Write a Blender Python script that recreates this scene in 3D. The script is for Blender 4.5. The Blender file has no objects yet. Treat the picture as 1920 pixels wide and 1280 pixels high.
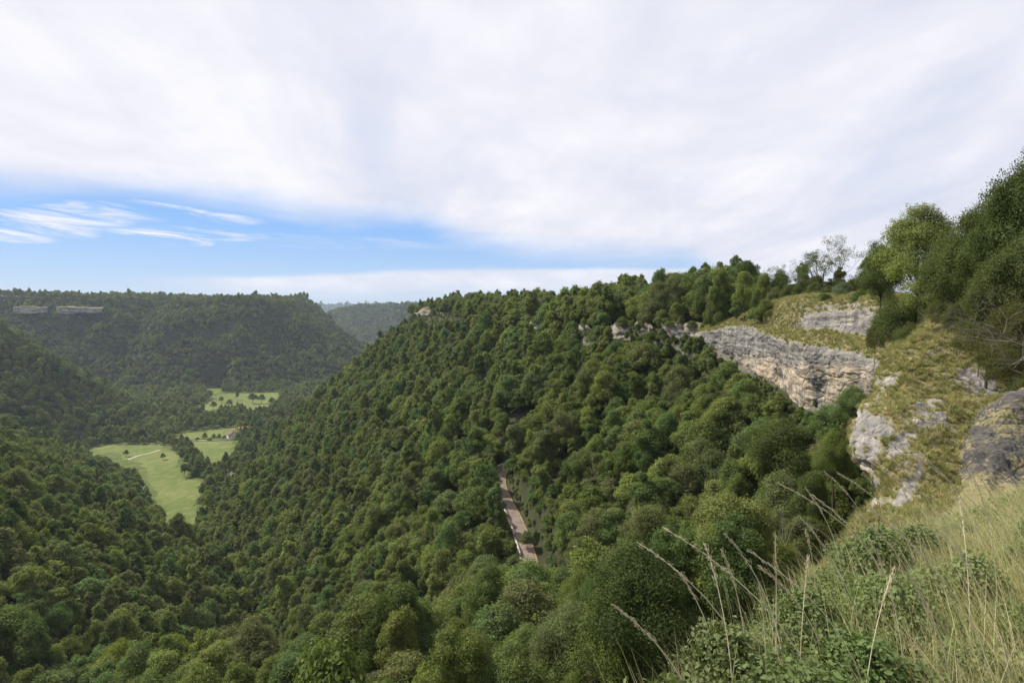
import bpy, math, random
import numpy as np
from mathutils import Vector

S = bpy.context.scene
COL = S.collection
rng = np.random.default_rng(7)

# ---------------------------------------------------------------- camera
F, CX, CY = 1067.0, 960.0, 640.0
TH = math.atan(60.0 / F)
cam_d = bpy.data.cameras.new('camera'); cam = bpy.data.objects.new('camera', cam_d); COL.objects.link(cam)
cam_d.sensor_width = 36; cam_d.lens = 36 * F / 1920; cam_d.clip_start = 0.1; cam_d.clip_end = 40000
cam.location = (0, 0, 0); cam.rotation_euler = (math.pi / 2 - TH, 0, 0)
S.camera = cam
S.view_settings.view_transform = 'Standard'; S.view_settings.look = 'None'
S.view_settings.exposure = 0.28; S.view_settings.gamma = 1.0

SUN_EL, SUN_AZ = math.radians(47), math.radians(-66)   # azimuth from +Y towards +X
sun_dir = Vector((math.sin(SUN_AZ) * math.cos(SUN_EL), math.cos(SUN_AZ) * math.cos(SUN_EL), math.sin(SUN_EL)))
sd = bpy.data.lights.new('sun', 'SUN'); so = bpy.data.objects.new('sun', sd); COL.objects.link(so)
sd.energy = 4.6; sd.angle = math.radians(0.8); sd.color = (1.0, 0.955, 0.87)
so.rotation_euler = sun_dir.to_track_quat('Z', 'Y').to_euler()

# ---------------------------------------------------------------- node helper
class NT:
    def __init__(s, tree): s.t = tree; s.n = tree.nodes; s.l = tree.links
    def new(s, ty, **kw):
        nd = s.n.new(ty)
        for k, v in kw.items(): setattr(nd, k, v)
        return nd
    def link(s, a, b): s.l.new(a, b)
    def val(s, sock, v):
        if isinstance(v, bpy.types.NodeSocket): s.l.new(v, sock)
        else: sock.default_value = v
    def math(s, op, a, b=0.0, c=0.0, clamp=False):
        nd = s.new('ShaderNodeMath', operation=op); nd.use_clamp = clamp
        s.val(nd.inputs[0], a); s.val(nd.inputs[1], b); s.val(nd.inputs[2], c)
        return nd.outputs[0]
    def mix(s, f, a, b, mode='MIX'):
        nd = s.new('ShaderNodeMix', data_type='RGBA', blend_type=mode)
        s.val(nd.inputs[0], f); s.val(nd.inputs[6], a); s.val(nd.inputs[7], b)
        return nd.outputs[2]
    def rng(s, v, a, b, c=0.0, d=1.0, smooth=True):
        nd = s.new('ShaderNodeMapRange'); nd.interpolation_type = 'SMOOTHSTEP' if smooth else 'LINEAR'
        s.val(nd.inputs[0], v); s.val(nd.inputs[1], a); s.val(nd.inputs[2], b); s.val(nd.inputs[3], c); s.val(nd.inputs[4], d)
        return nd.outputs[0]
    def noise(s, vec, scale, detail=4.0, rough=0.55, dist=0.0, out=0):
        nd = s.new('ShaderNodeTexNoise'); s.val(nd.inputs['Vector'], vec)
        nd.inputs['Scale'].default_value = scale; nd.inputs['Detail'].default_value = detail
        nd.inputs['Roughness'].default_value = rough; nd.inputs['Distortion'].default_value = dist
        return nd.outputs[out]
    def vmath(s, op, a, b=(0, 0, 0), out=0):
        nd = s.new('ShaderNodeVectorMath', operation=op); s.val(nd.inputs[0], a); s.val(nd.inputs[1], b)
        return nd.outputs[out]
    def ramp(s, v, pts):
        nd = s.new('ShaderNodeValToRGB'); s.val(nd.inputs[0], v); e = nd.color_ramp.elements
        while len(e) < len(pts): e.new(0.5)
        for i, (p, c) in enumerate(pts): e[i].position = p; e[i].color = (*c, 1)
        return nd.outputs[0]

# ---------------------------------------------------------------- sky
W = bpy.data.worlds.new('World'); S.world = W; W.use_nodes = True
def build_sky():
    t = NT(W.node_tree); t.n.clear()
    out = t.new('ShaderNodeOutputWorld'); bg = t.new('ShaderNodeBackground'); t.link(bg.outputs[0], out.inputs[0])
    bg.inputs[1].default_value = 0.088
    sky = t.new('ShaderNodeTexSky', sky_type='NISHITA'); sky.sun_disc = False
    sky.sun_elevation = SUN_EL; sky.sun_rotation = SUN_AZ; sky.altitude = 500; sky.air_density = 1.0; sky.dust_density = 0.4; sky.ozone_density = 1.5
    tc = t.new('ShaderNodeTexCoord'); d = tc.outputs['Generated']
    sep = t.new('ShaderNodeSeparateXYZ'); t.link(d, sep.inputs[0]); x, y, z = sep.outputs
    hyp = t.math('SQRT', t.math('ADD', t.math('MULTIPLY', x, x), t.math('MULTIPLY', y, y)))
    az = t.math('ARCTAN2', x, y)                                  # 0 ahead, + to the east
    el = t.math('ARCTAN2', z, hyp)
    zz = t.math('ADD', t.math('MAXIMUM', z, 0.0), 0.16)
    px = t.math('DIVIDE', x, zz); py = t.math('DIVIDE', y, zz)    # point on the cloud layer
    cmb = t.new('ShaderNodeCombineXYZ'); t.val(cmb.inputs[0], px); t.val(cmb.inputs[1], py)
    p = cmb.outputs[0]
    mp = t.new('ShaderNodeMapping'); t.link(p, mp.inputs[0]); mp.inputs['Rotation'].default_value = (0, 0, math.radians(10)); mp.inputs['Scale'].default_value = (0.75, 0.34, 1)
    streak = t.noise(mp.outputs[0], 1.15, 6.0, 0.55, 0.9)
    fine = t.noise(mp.outputs[0], 5.0, 6.0, 0.55, 0.3)
    # low elevation coordinates for the cloud edge and wisps
    cm2 = t.new('ShaderNodeCombineXYZ'); t.val(cm2.inputs[0], az); t.val(cm2.inputs[1], t.math('MULTIPLY', el, 5.5))
    e = cm2.outputs[0]
    ne = t.noise(e, 3.2, 6.0, 0.55, 0.4); nf = t.noise(e, 9.0, 5.0, 0.6, 0.2)
    fc = t.new('ShaderNodeFloatCurve'); t.val(fc.inputs[1], t.math('DIVIDE', t.math('ADD', az, 1.0), 2.0))
    cv = fc.mapping.curves[0]
    pts = [(0.0, .170), (.134, .142), (.18, .150), (.235, .158), (.27, .154), (.35, .136), (.40, .139), (.45, .112), (.52, .083), (.60, .07), (.64, .065), (.69, .02), (.8, .0), (1, 0)]
    while len(cv.points) < len(pts): cv.points.new(0.5, 0.5)
    for i, (a, b) in enumerate(pts): cv.points[i].location = (a, b * 4)
    fc.mapping.update()
    edge = t.math('MULTIPLY', fc.outputs[0], 0.25)
    dv = t.math('ADD', t.math('SUBTRACT', el, edge), t.math('MULTIPLY', t.math('SUBTRACT', ne, 0.5), 0.05))
    dv = t.math('ADD', dv, t.math('MULTIPLY', t.math('SUBTRACT', nf, 0.5), 0.02))
    cover = t.rng(dv, -0.012, 0.055)
    # low bank of cloud above the horizon
    top = t.rng(az, -0.55, -0.02, 0.055, 0.076)
    bank = t.math('MULTIPLY', t.rng(t.math('ADD', t.math('SUBTRACT', top, el), t.math('MULTIPLY', t.math('SUBTRACT', nf, 0.5), 0.012)), 0.0, 0.012), t.rng(t.math('ADD', el, t.math('MULTIPLY', t.math('SUBTRACT', ne, .5), .02)), 0.012, 0.045))
    bank = t.math('MULTIPLY', bank, t.rng(az, -0.62, -0.40)); bank = t.math('MULTIPLY', bank, 0.85)
    # wisps in the blue gap
    def wisp(a0, e0, wa, we, tilt, k):
        da = t.math('SUBTRACT', az, a0)
        de = t.math('SUBTRACT', t.math('SUBTRACT', el, e0), t.math('MULTIPLY', da, tilt))
        de = t.math('ADD', de, t.math('MULTIPLY', t.math('SUBTRACT', nf, 0.5), 0.034))
        de = t.math('ADD', de, t.math('MULTIPLY', t.math('SUBTRACT', ne, 0.5), 0.03))
        q = t.math('ADD', t.math('POWER', t.math('DIVIDE', t.math('ABSOLUTE', da), wa), 2.0), t.math('POWER', t.math('DIVIDE', t.math('ABSOLUTE', de), we), 2.0))
        return t.math('MULTIPLY', t.rng(q, 1.0, 0.0), k)
    cmw = t.new('ShaderNodeCombineXYZ'); t.val(cmw.inputs[0], az); t.val(cmw.inputs[1], t.math('MULTIPLY', t.math('ADD', el, t.math('MULTIPLY', az, 0.10)), 9.0))
    fil = t.noise(cmw.outputs[0], 7.0, 7.0, 0.62, 0.8)
    filf = t.rng(fil, 0.40, 0.66)
    ws = [t.math('MULTIPLY', wisp(a_, e_, w_, h_, t_, k_), filf) for a_, e_, w_, h_, t_, k_ in ((-0.50, 0.146, 0.11, 0.012, -0.06, .8), (-0.515, 0.108, 0.12, 0.016, 0.0, 1.2), (-0.66, 0.128, 0.17, .022, 0.12, 1.0), (-0.70, 0.106, 0.10, .012, 0.0, 1.1), (-.28, .110, .25, .016, 0, .35))]
    tot = t.math('MAXIMUM', cover, bank)
    for w in ws: tot = t.math('MAXIMUM', tot, w)
    iso = t.noise(p, 1.3, 5.0, 0.55, 0.3)
    cshade = t.math('ADD', t.math('MULTIPLY', streak, 0.45), t.math('ADD', t.math('MULTIPLY', fine, 0.2), t.math('MULTIPLY', iso, 0.35)))
    ccol = t.ramp(cshade, [(0.34, (6.7, 6.95, 8.1)), (0.48, (7.9, 8.0, 8.8)), (0.60, (9.4, 9.3, 9.7))])
    # brighter, thinner veil near the west
    blue = t.ramp(t.rng(el, 0.0, 0.22, smooth=False), [(0.0, (5.6, 6.8, 8.2)), (0.25, (4.3, 6.2, 9.0)), (0.6, (2.7, 5.1, 9.4)), (1.0, (2.0, 4.3, 8.8))])
    base = t.mix(0.86, sky.outputs[0], blue)
    skyc = t.mix(tot, base, ccol)
    # the cloud deck thins in places so a faint blue comes through
    thin = t.rng(streak, 0.50, 0.30, 0.0, 0.16)
    skyc = t.mix(t.math('MULTIPLY', thin, cover), skyc, base)
    t.link(skyc, bg.inputs[0])
build_sky()

# ---------------------------------------------------------------- numeric helpers
def P(px, py, Y):
    """world point seen at photograph pixel (px,py) at distance Y ahead"""
    r = (px - CX) / F; u = (CY - py) / F
    dy = math.cos(TH) + u * math.sin(TH); dz = u * math.cos(TH) - math.sin(TH)
    k = Y / dy
    return np.array((r * k, Y, dz * k))
def proj(X, Y, Z):
    yc = Y * math.cos(TH) - Z * math.sin(TH); zc = Z * math.cos(TH) + Y * math.sin(TH)
    yc = np.where(yc > 0.1, yc, 0.1)
    return CX + F * X / yc, CY - F * zc / yc
def sstep(a, b, x):
    t = np.clip((x - a) / (b - a), 0, 1); return t * t * (3 - 2 * t)
def _h(ix, iy, iz, seed):
    n = (ix * 73856093) ^ (iy * 19349663) ^ (iz * 83492791) ^ (seed * 2654435761 & 0x7fffffff)
    n = (n ^ (n >> 13)) * 1274126177 & 0x7fffffff
    n = (n ^ (n >> 16)) * 668265263 & 0x7fffffff
    return ((n ^ (n >> 15)) & 0xffff) / 65535.0
def vn(x, y, z, seed=0):
    xi, yi, zi = np.floor(x).astype(np.int64), np.floor(y).astype(np.int64), np.floor(z).astype(np.int64)
    fx, fy, fz = x - xi, y - yi, z - zi
    fx, fy, fz = [f * f * (3 - 2 * f) for f in (fx, fy, fz)]
    r = 0
    for a in (0, 1):
        for b in (0, 1):
            for c in (0, 1):
                w = (fx if a else 1 - fx) * (fy if b else 1 - fy) * (fz if c else 1 - fz)
                r = r + w * _h(xi + a, yi + b, zi + c, seed)
    return r
def fbm(x, y, z=None, s=1.0, o=4, seed=0, g=0.5):
    x = np.asarray(x, float) * s; y = np.asarray(y, float) * s; z = np.zeros_like(x) if z is None else np.asarray(z, float) * s
    r = 0; a = 1.0; t = 0
    for i in range(o):
        r = r + a * (vn(x, y, z, seed + i) - 0.5); t += a; a *= g; x, y, z = x * 2.03, y * 2.03, z * 2.03
    return r / t * 2

def sdf(poly, X, Y):
    poly = np.asarray(poly, float); n = len(poly)
    d = np.full(X.shape, 1e18); ins = np.zeros(X.shape, bool)
    for i in range(n):
        a = poly[i]; b = poly[(i + 1) % n]; ex, ey = b - a
        t = np.clip(((X - a[0]) * ex + (Y - a[1]) * ey) / (ex * ex + ey * ey), 0, 1)
        d = np.minimum(d, (X - a[0] - t * ex) ** 2 + (Y - a[1] - t * ey) ** 2)
        if ey != 0:
            c = ((a[1] > Y) != (b[1] > Y)) & (X < ex * (Y - a[1]) / ey + a[0]); ins ^= c
    d = np.sqrt(d); return np.where(ins, -d, d)
def smax(a, b, k):
    h = np.clip(0.5 + 0.5 * (a - b) / k, 0, 1); return b + (a - b) * h + k * h * (1 - h)

# ---------------------------------------------------------------- the lie of the land (camera at the origin, metres)
FLOOR = -190.0
PA = [(-90, -300), (-30, -40), (-6, -6), (0, 2.2), (4.3, 6.8), (7.6, 8.8), (17, 13), (40, 28), (62, 56), (74, 78), (66, 92), (64, 112), (66, 140), (62, 165), (52, 190), (45, 220), (31, 265),
      (12, 320), (-24, 420), (-60, 500), (-84, 560), (-108, 635), (-80, 700), (0, 760), (200, 820), (700, 900), (1500, 900), (1500, -300)]
PB = [(-150, -300), (-205, 40), (-255, 150), (-345, 230), (-462, 330), (-552, 420), (-720, 480), (-1500, 500), (-1500, -300)]
PC = [(-805, 765), (-805, 850), (-900, 930), (-1900, 1000), (-1900, 640), (-980, 680)]
PD = [(-3500, 1250), (-1900, 1360), (-1500, 1430), (-1230, 1480), (-1090, 1520), (-1015, 1730), (-925, 1570), (-790, 1565), (-715, 1570), (-665, 1610), (-665, 1720), (-750, 2100), (-1500, 2600), (-3500, 3000)]
PE = [(-1050, 3380), (-700, 3250), (500, 3150), (2500, 3000), (2500, 4600), (-900, 4600)]
PF = [(-4200, 8200), (4000, 7600), (6000, 9500), (-4500, 9500)]
RIB = [(26, 40, -26), (3, 75, -47), (-21, 85, -59), (-63, 110, -79), (-105, 125, -93), (-160, 150, -116)]

def interp(x, xs, ys): return np.interp(x, xs, ys)
def height(X, Y, fine=True):
    X = np.asarray(X, float); Y = np.asarray(Y, float)
    R = np.hypot(X, Y)
    tf = np.clip((450 - Y) / 450, 0, 2.0)
    Hh = FLOOR + 100 * tf * tf - 25 * np.maximum(tf - 1, 0)
    wob = fbm(X, Y, s=1 / 110., o=4, seed=11); wob2 = fbm(X, Y, s=1 / 35., o=3, seed=17)
    def plateau(poly, top, cliff, cw, sl, amp, k=9):
        d = sdf(poly, X, Y)
        a = sstep(15, 90, np.abs(d)) * np.where(d > 0, 1, 0.4)
        dd = d + amp * wob * a + 0.25 * amp * wob2 * sstep(8, 40, np.abs(d)) * sstep(30, 90, R)
        z = np.where(callable(top), 0, 0)
        tp = top(d)
        c = cliff * sstep(0, cw, dd)
        return tp - c - sl * np.maximum(dd - cw, 0), d
    # near plateau
    def topA(d):
        rim = interp(Y, [-50, 5, 20, 45, 70, 100, 150, 200, 320, 420, 560, 640, 800], [-1.8, -2.7, -4.0, -3.5, -2.0, -6, -8, -8, -11, -11, -9, -8.5, -8])
        z = rim + np.clip(-d * 0.2, 0, 11) * sstep(60, 160, Y) + 1.2 * wob * sstep(40, 100, R)
        bank = np.clip(-1.95 - 0.22 * Y + 0.1 * X, -4.8, 1)
        z = z + (bank - z) * (1 - sstep(9, 26, R))
        return z
    zA, dA = plateau(PA, topA, 10, 6, 0.87, 11)
    near = 1 - sstep(14, 40, R)
    zA2 = topA(np.minimum(dA, 0)) - 0.75 * np.maximum(dA, 0) - 4 * sstep(0.0, 6, dA)
    zA = zA * (1 - near) + zA2 * near
    Hh = smax(Hh, zA, 7.0)
    zB, _ = plateau(PB, lambda d: -20 + 4 * wob, 0, 6, 0.76, 22); Hh = smax(Hh, zB, 10)
    zC, _ = plateau(PC, lambda d: -5 + 5 * wob, 8, 10, 0.86, 26); Hh = smax(Hh, zC, 10)
    tD = interp(X, [-3000, -1500, -1250, -1000, -880, -810, -750, -690, -640], [42, 37, 30, 20, 14, 19, 28, 18, 4])
    zD, _ = plateau(PD, lambda d: tD + 3 * wob, 16, 12, 0.80, 85); Hh = smax(Hh, zD, 12)
    zE, _ = plateau(PE, lambda d: interp(X, [-1010, -900, -600, 0], [-12, 6, 14, 16]) + 5 * wob, 10, 20, 0.55, 80); Hh = smax(Hh, zE, 15)
    zF, _ = plateau(PF, lambda d: 42 + 10 * fbm(X, Y, s=1 / 900., o=3, seed=5), 0, 20, 0.3, 100); Hh = smax(Hh, zF, 20)
    Hh = Hh - 9 * np.exp(-((X - 44) ** 2 / 500 + (Y - 102) ** 2 / 900)) * (1 - sstep(0, 8, -dA))
    # the wooded rib that runs down from under the viewpoint
    for a, b in zip(RIB[:-1], RIB[1:]):
        ex, ey = b[0] - a[0], b[1] - a[1]
        t = np.clip(((X - a[0]) * ex + (Y - a[1]) * ey) / (ex * ex + ey * ey), 0, 1)
        dd = np.hypot(X - a[0] - t * ex, Y - a[1] - t * ey)
        zr = a[2] + (b[2] - a[2]) * t - 0.8 * (np.sqrt(dd * dd + 30) - 5.5) + 2 * wob2
        Hh = smax(Hh, zr, 5)
    for poly in MEADOWS[:6]:
        c = np.mean(poly, 0); m = np.hypot(X - c[0], Y - c[1]) < 260
        if m.any():
            w = 1 - sstep(6, 34, sdf(poly, X[m], Y[m])); Hh[m] = Hh[m] * (1 - w) + FLOOR * w
    if fine:
        k = sstep(FLOOR + 2, FLOOR + 14, Hh)
        Hh = Hh + k * (0.9 * fbm(X, Y, s=1 / 9., o=3, seed=3) * sstep(20, 60, R) + 0.10 * fbm(X, Y, s=0.9, o=3, seed=4))
    # road bench
    if ROAD_PTS is not None:
        best = np.full(X.shape, 1e9); zr = np.zeros(X.shape)
        for a, b in zip(ROAD_PTS[:-1], ROAD_PTS[1:]):
            ex, ey = b[0] - a[0], b[1] - a[1]
            t = np.clip(((X - a[0]) * ex + (Y - a[1]) * ey) / (ex * ex + ey * ey), 0, 1)
            dd = np.hypot(X - a[0] - t * ex, Y - a[1] - t * ey)
            zr = np.where(dd < best, a[2] + (b[2] - a[2]) * t, zr); best = np.minimum(best, dd)
        w = 1 - sstep(3.6, 7.5, best); Hh = Hh * (1 - w) + zr * w
    return Hh
ROAD_PTS = None; MEADOWS = []
def march(px, py, dmax=6000):
    v = P(px, py, 1.0); Ys = np.geomspace(3, dmax, 3000)
    h = height(v[0] * Ys, Ys, False); i = np.argmax(h > v[2] * Ys)
    return v * Ys[i]
def on_floor(px, py, z=FLOOR):
    v = P(px, py, 1.0); return (v[0] * z / v[2], z / v[2])
MEADOWS_PX = [
    [(168, 842), (200, 834), (300, 834), (330, 850), (342, 878), (352, 898), (380, 900), (374, 925), (370, 975), (364, 1030), (345, 1070), (305, 1050), (292, 960), (288, 922), (266, 884), (258, 866), (230, 864), (214, 850), (196, 852), (176, 872)],
    [(360, 829), (442, 826), (438, 845), (418, 866), (400, 870), (378, 852), (361, 842)],
    [(328, 824), (345, 811), (440, 801), (446, 812), (400, 822), (335, 827)],
    [(350, 772), (380, 760), (400, 745), (425, 737), (528, 736), (522, 748), (500, 768), (468, 773), (440, 762), (402, 777), (352, 774)],
    [(428, 884), (456, 894), (452, 938), (428, 932), (422, 905)],
    [(385, 728), (412, 726), (418, 736), (400, 741), (388, 736)],
    [(636, 656), (650, 648), (690, 646), (690, 656), (660, 659)],
    [(610, 636), (640, 632), (660, 634), (650, 638)],
]
MEADOWS = [[on_floor(*q) for q in mp_] for mp_ in MEADOWS_PX]
#ROADCALC
ROAD_PTS = [(9, 108, -71), (6.3, 126, -69.2), (5.2, 139, -68.0), (4.3, 150, -66.8), (2.8, 161, -65.6), (0.6, 173, -64.4), (-2.4, 186, -63.1), (-4.6, 200, -61.9), (-3.5, 214, -61.0), (3, 226, -60.0)]

# ---------------------------------------------------------------- mesh helpers
def mesh(name, V, quads=None, tris=None, mats=(), midx=None, smooth=False):
    me = bpy.data.meshes.new(name)
    V = np.asarray(V, np.float32).reshape(-1, 3)
    L = []; st = []; n = 0; 
    if quads is not None and len(quads):
        q = np.asarray(quads, np.int32).reshape(-1, 4); L.append(q.ravel()); st.append(np.arange(len(q)) * 4); n = q.size
    if tris is not None and len(tris):
        q = np.asarray(tris, np.int32).reshape(-1, 3); L.append(q.ravel()); st.append(n + np.arange(len(q)) * 3)
    L = np.concatenate(L) if L else np.zeros(0, np.int32); st = np.concatenate(st).astype(np.int32) if st else np.zeros(0, np.int32)
    me.vertices.add(len(V)); me.vertices.foreach_set('co', V.ravel())
    me.loops.add(len(L)); me.loops.foreach_set('vertex_index', L)
    me.polygons.add(len(st)); me.polygons.foreach_set('loop_start', st)
    if smooth and len(st): me.polygons.foreach_set('use_smooth', np.ones(len(st), bool))
    for m in mats: me.materials.append(m)
    if midx is not None: me.polygons.foreach_set('material_index', np.asarray(midx, np.int32))
    me.update(calc_edges=True); me.validate()
    return me
def obj(name, me, parent=None, **props):
    o = bpy.data.objects.new(name, me); COL.objects.link(o)
    if parent is not None: o.parent = parent
    for k, v in props.items(): o[k] = v
    return o
def grid_faces(nr, nc, wrap=False):
    i = np.arange(nr - 1)[:, None] * nc; j = np.arange(nc - 1)[None, :]
    a = (i + j).ravel()
    return np.stack([a, a + 1, a + nc + 1, a + nc], 1)
class MB:
    """collects quads and triangles"""
    def __init__(s): s.V = []; s.Q = []; s.T = []; s.n = 0
    def add(s, V, Q=None, T=None):
        V = np.asarray(V, float).reshape(-1, 3); s.V.append(V)
        if Q is not None and len(Q): s.Q.append(np.asarray(Q) + s.n)
        if T is not None and len(T): s.T.append(np.asarray(T) + s.n)
        s.n += len(V)
    def tube(s, pts, rad, sides=5):
        pts = np.asarray(pts, float); n = len(pts); rad = np.broadcast_to(rad, n)
        tg = np.gradient(pts, axis=0); tg /= np.linalg.norm(tg, axis=1)[:, None] + 1e-9
        ref = np.array((0.31, 0.17, 0.93)) if abs(tg[0][2]) < 0.9 else np.array((1.0, 0.1, 0))
        u = np.cross(tg, ref); u /= np.linalg.norm(u, axis=1)[:, None] + 1e-9; v = np.cross(tg, u)
        a = np.linspace(0, 2 * math.pi, sides, endpoint=False)
        R = pts[:, None] + rad[:, None, None] * (np.cos(a)[None, :, None] * u[:, None] + np.sin(a)[None, :, None] * v[:, None])
        i = np.arange(n - 1)[:, None] * sides; j = np.arange(sides)[None, :]; j2 = (j + 1) % sides
        q = np.stack([(i + j), (i + j2), (i + sides + j2), (i + sides + j)], -1).reshape(-1, 4)
        s.add(R.reshape(-1, 3), q)
    def box(s, c, size, rz=0):
        x, y, z = np.array(size) / 2
        v = np.array([(sx * x, sy * y, sz * z) for sz in (-1, 1) for sy in (-1, 1) for sx in (-1, 1)])
        cr, sr = math.cos(rz), math.sin(rz)
        v = np.stack([v[:, 0] * cr - v[:, 1] * sr, v[:, 0] * sr + v[:, 1] * cr, v[:, 2]], 1) + np.array(c)
        s.add(v, [(0, 2, 3, 1), (4, 5, 7, 6), (0, 1, 5, 4), (2, 6, 7, 3), (0, 4, 6, 2), (1, 3, 7, 5)])
    def mesh(s, name, mats, smooth=False):
        V = np.concatenate(s.V) if s.V else np.zeros((0, 3))
        return mesh(name, V, np.concatenate(s.Q) if s.Q else None, np.concatenate(s.T) if s.T else None, mats, None, smooth)

# ---------------------------------------------------------------- materials
def mat(name):
    m = bpy.data.materials.new(name); m.use_nodes = True; t = NT(m.node_tree)
    b = m.node_tree.nodes['Principled BSDF']; return m, t, b
def pos(t): return t.new('ShaderNodeNewGeometry').outputs['Position']

def leaf_material(name, cols, patch=0.02, rough=0.72, transl=0.33, sat=1.0):
    m, t, b = mat(name)
    oi = t.new('ShaderNodeObjectInfo'); g = t.new('ShaderNodeNewGeometry')
    r = oi.outputs['Random']
    n = t.noise(g.outputs['Position'], patch, 3.0, 0.6)
    k = t.math('ADD', t.math('MULTIPLY', r, 0.75), t.math('MULTIPLY', t.rng(n, 0.3, 0.7, smooth=False), 0.25), clamp=True)
    step = 1.0 / (len(cols) - 1)
    c = t.ramp(k, [(i * step, cc) for i, cc in enumerate(cols)])
    # small clumps inside the crown differ a little
    n2 = t.noise(g.outputs['Position'], 0.55, 3.0, 0.6)
    br = t.rng(n2, 0.25, 0.75, 0.72, 1.34, smooth=False)
    # each leaf face a little different
    rp = t.rng(g.outputs['Random Per Island'], 0, 1, 0.86, 1.14, smooth=False)
    c = t.mix(1.0, c, t.vmath('MULTIPLY', t.new_rgb(br), t.new_rgb(rp)), 'MULTIPLY')
    at = t.new('ShaderNodeAttribute', attribute_type='OBJECT', attribute_name='tint')
    c = t.mix(at.outputs['Fac'], c, (0.26, 0.28, 0.025, 1))
    at2 = t.new('ShaderNodeAttribute', attribute_type='OBJECT', attribute_name='bronze')
    c = t.mix(t.math('MULTIPLY', at2.outputs['Fac'], 0.7), c, (0.10, 0.072, 0.026, 1))
    b.inputs['Roughness'].default_value = rough; b.inputs['Specular IOR Level'].default_value = 0.2
    t.link(c, b.inputs['Base Color'])
    tr = t.new('ShaderNodeBsdfTranslucent'); t.link(t.mix(1.0, c, (1.25, 1.35, 0.7, 1), 'MULTIPLY'), tr.inputs[0])
    mx = t.new('ShaderNodeMixShader'); mx.inputs[0].default_value = transl
    t.link(b.outputs[0], mx.inputs[1]); t.link(tr.outputs[0], mx.inputs[2])
    t.link(mx.outputs[0], m.node_tree.nodes['Material Output'].inputs[0])
    return m
def _new_rgb(self, v):
    c = self.new('ShaderNodeCombineXYZ'); self.val(c.inputs[0], v); self.val(c.inputs[1], v); self.val(c.inputs[2], v); return c.outputs[0]
NT.new_rgb = _new_rgb

GREENS = [(0.050, 0.074, 0.020), (0.112, 0.152, 0.034), (0.170, 0.190, 0.048), (0.095, 0.148, 0.043), (0.215, 0.252, 0.058), (0.155, 0.160, 0.062), (0.132, 0.198, 0.064), (0.270, 0.305, 0.075)]
M_LEAF = leaf_material('foliage', GREENS)
M_LEAFD = leaf_material('dark_foliage', [(0.055, 0.088, 0.022), (0.090, 0.128, 0.030), (0.115, 0.132, 0.036), (0.078, 0.125, 0.034)])
M_BUSH = leaf_material('bramble_leaf', [(0.10, 0.155, 0.045), (0.15, 0.20, 0.07), (0.20, 0.23, 0.095), (0.12, 0.18, 0.055)], patch=1.3, transl=0.3)
M_PALE = leaf_material('pale_leaf', [(0.14, 0.19, 0.09), (0.17, 0.21, 0.11), (0.13, 0.18, 0.08)])

def simple(name, c, rough=0.9, var=0.25, sc=3.0, spec=0.2):
    m, t, b = mat(name)
    n = t.noise(pos(t), sc, 5.0, 0.6)
    v = t.new_rgb(t.rng(n, 0.25, 0.75, 1 - var, 1 + var, smooth=False))
    t.link(t.mix(1.0, (*c, 1), v, 'MULTIPLY'), b.inputs['Base Color'])
    b.inputs['Roughness'].default_value = rough; b.inputs['Specular IOR Level'].default_value = spec
    return m
M_BARK = simple('bark', (0.085, 0.068, 0.052), var=.4, sc=4)
M_TWIG = simple('grey_twig', (0.24, 0.205, 0.165), var=.35, sc=3)
M_STRAW = leaf_material('straw', [(0.24, 0.29, 0.10), (0.52, 0.45, 0.26), (0.20, 0.25, 0.08), (0.60, 0.52, 0.33), (0.30, 0.32, 0.13)], patch=2.0, transl=0.3)
M_GRASSB = leaf_material('grass_blade', [(0.36, 0.33, 0.13), (0.20, 0.235, 0.075), (0.46, 0.37, 0.20), (0.27, 0.28, 0.095), (0.52, 0.42, 0.25)], patch=0.25, transl=0.25)

def ground_material():
    m, t, b = mat('forest_floor'); g = t.new('ShaderNodeNewGeometry'); p = g.outputs['Position']
    n = t.noise(p, 0.09, 6, 0.65); n2 = t.noise(p, 1.5, 5, 0.65)
    c = t.ramp(n, [(0.3, (0.030, 0.034, 0.016)), (0.5, (0.055, 0.065, 0.026)), (0.7, (0.085, 0.078, 0.042))])
    c = t.mix(t.rng(n2, 0.35, 0.7), c, (0.055, 0.05, 0.03, 1))
    # rock where too steep for soil
    sep = t.new('ShaderNodeSeparateXYZ'); t.link(g.outputs['Normal'], sep.inputs[0])
    sz = t.new('ShaderNodeSeparateXYZ'); t.link(p, sz.inputs[0])
    rk = t.math('MULTIPLY', t.rng(sz.outputs[2], -45, -30), t.rng(t.math('ADD', sep.outputs[2], t.math('MULTIPLY', t.math('SUBTRACT', n2, .5), .25)), 0.52, 0.42))
    c = t.mix(rk, c, t.ramp(n2, [(0.35, (0.07, 0.065, 0.05)), (0.6, (0.22, 0.20, 0.165))]))
    c = t.mix(t.rng(sz.outputs[2], FLOOR + 7, FLOOR + 2), c, t.ramp(n, [(0.35, (0.07, 0.095, 0.026)), (0.65, (0.13, 0.15, 0.045))]))
    # grassy by the viewpoint
    d = t.vmath('LENGTH', p, out=1)
    c = t.mix(t.rng(d, 32, 18), c, t.ramp(n2, [(0.35, (0.05, 0.06, 0.02)), (0.65, (0.13, 0.115, 0.055))]))
    t.link(c, b.inputs['Base Color']); b.inputs['Roughness'].default_value = 1; b.inputs['Specular IOR Level'].default_value = 0.1
    return m
M_GROUND = ground_material()

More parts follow.
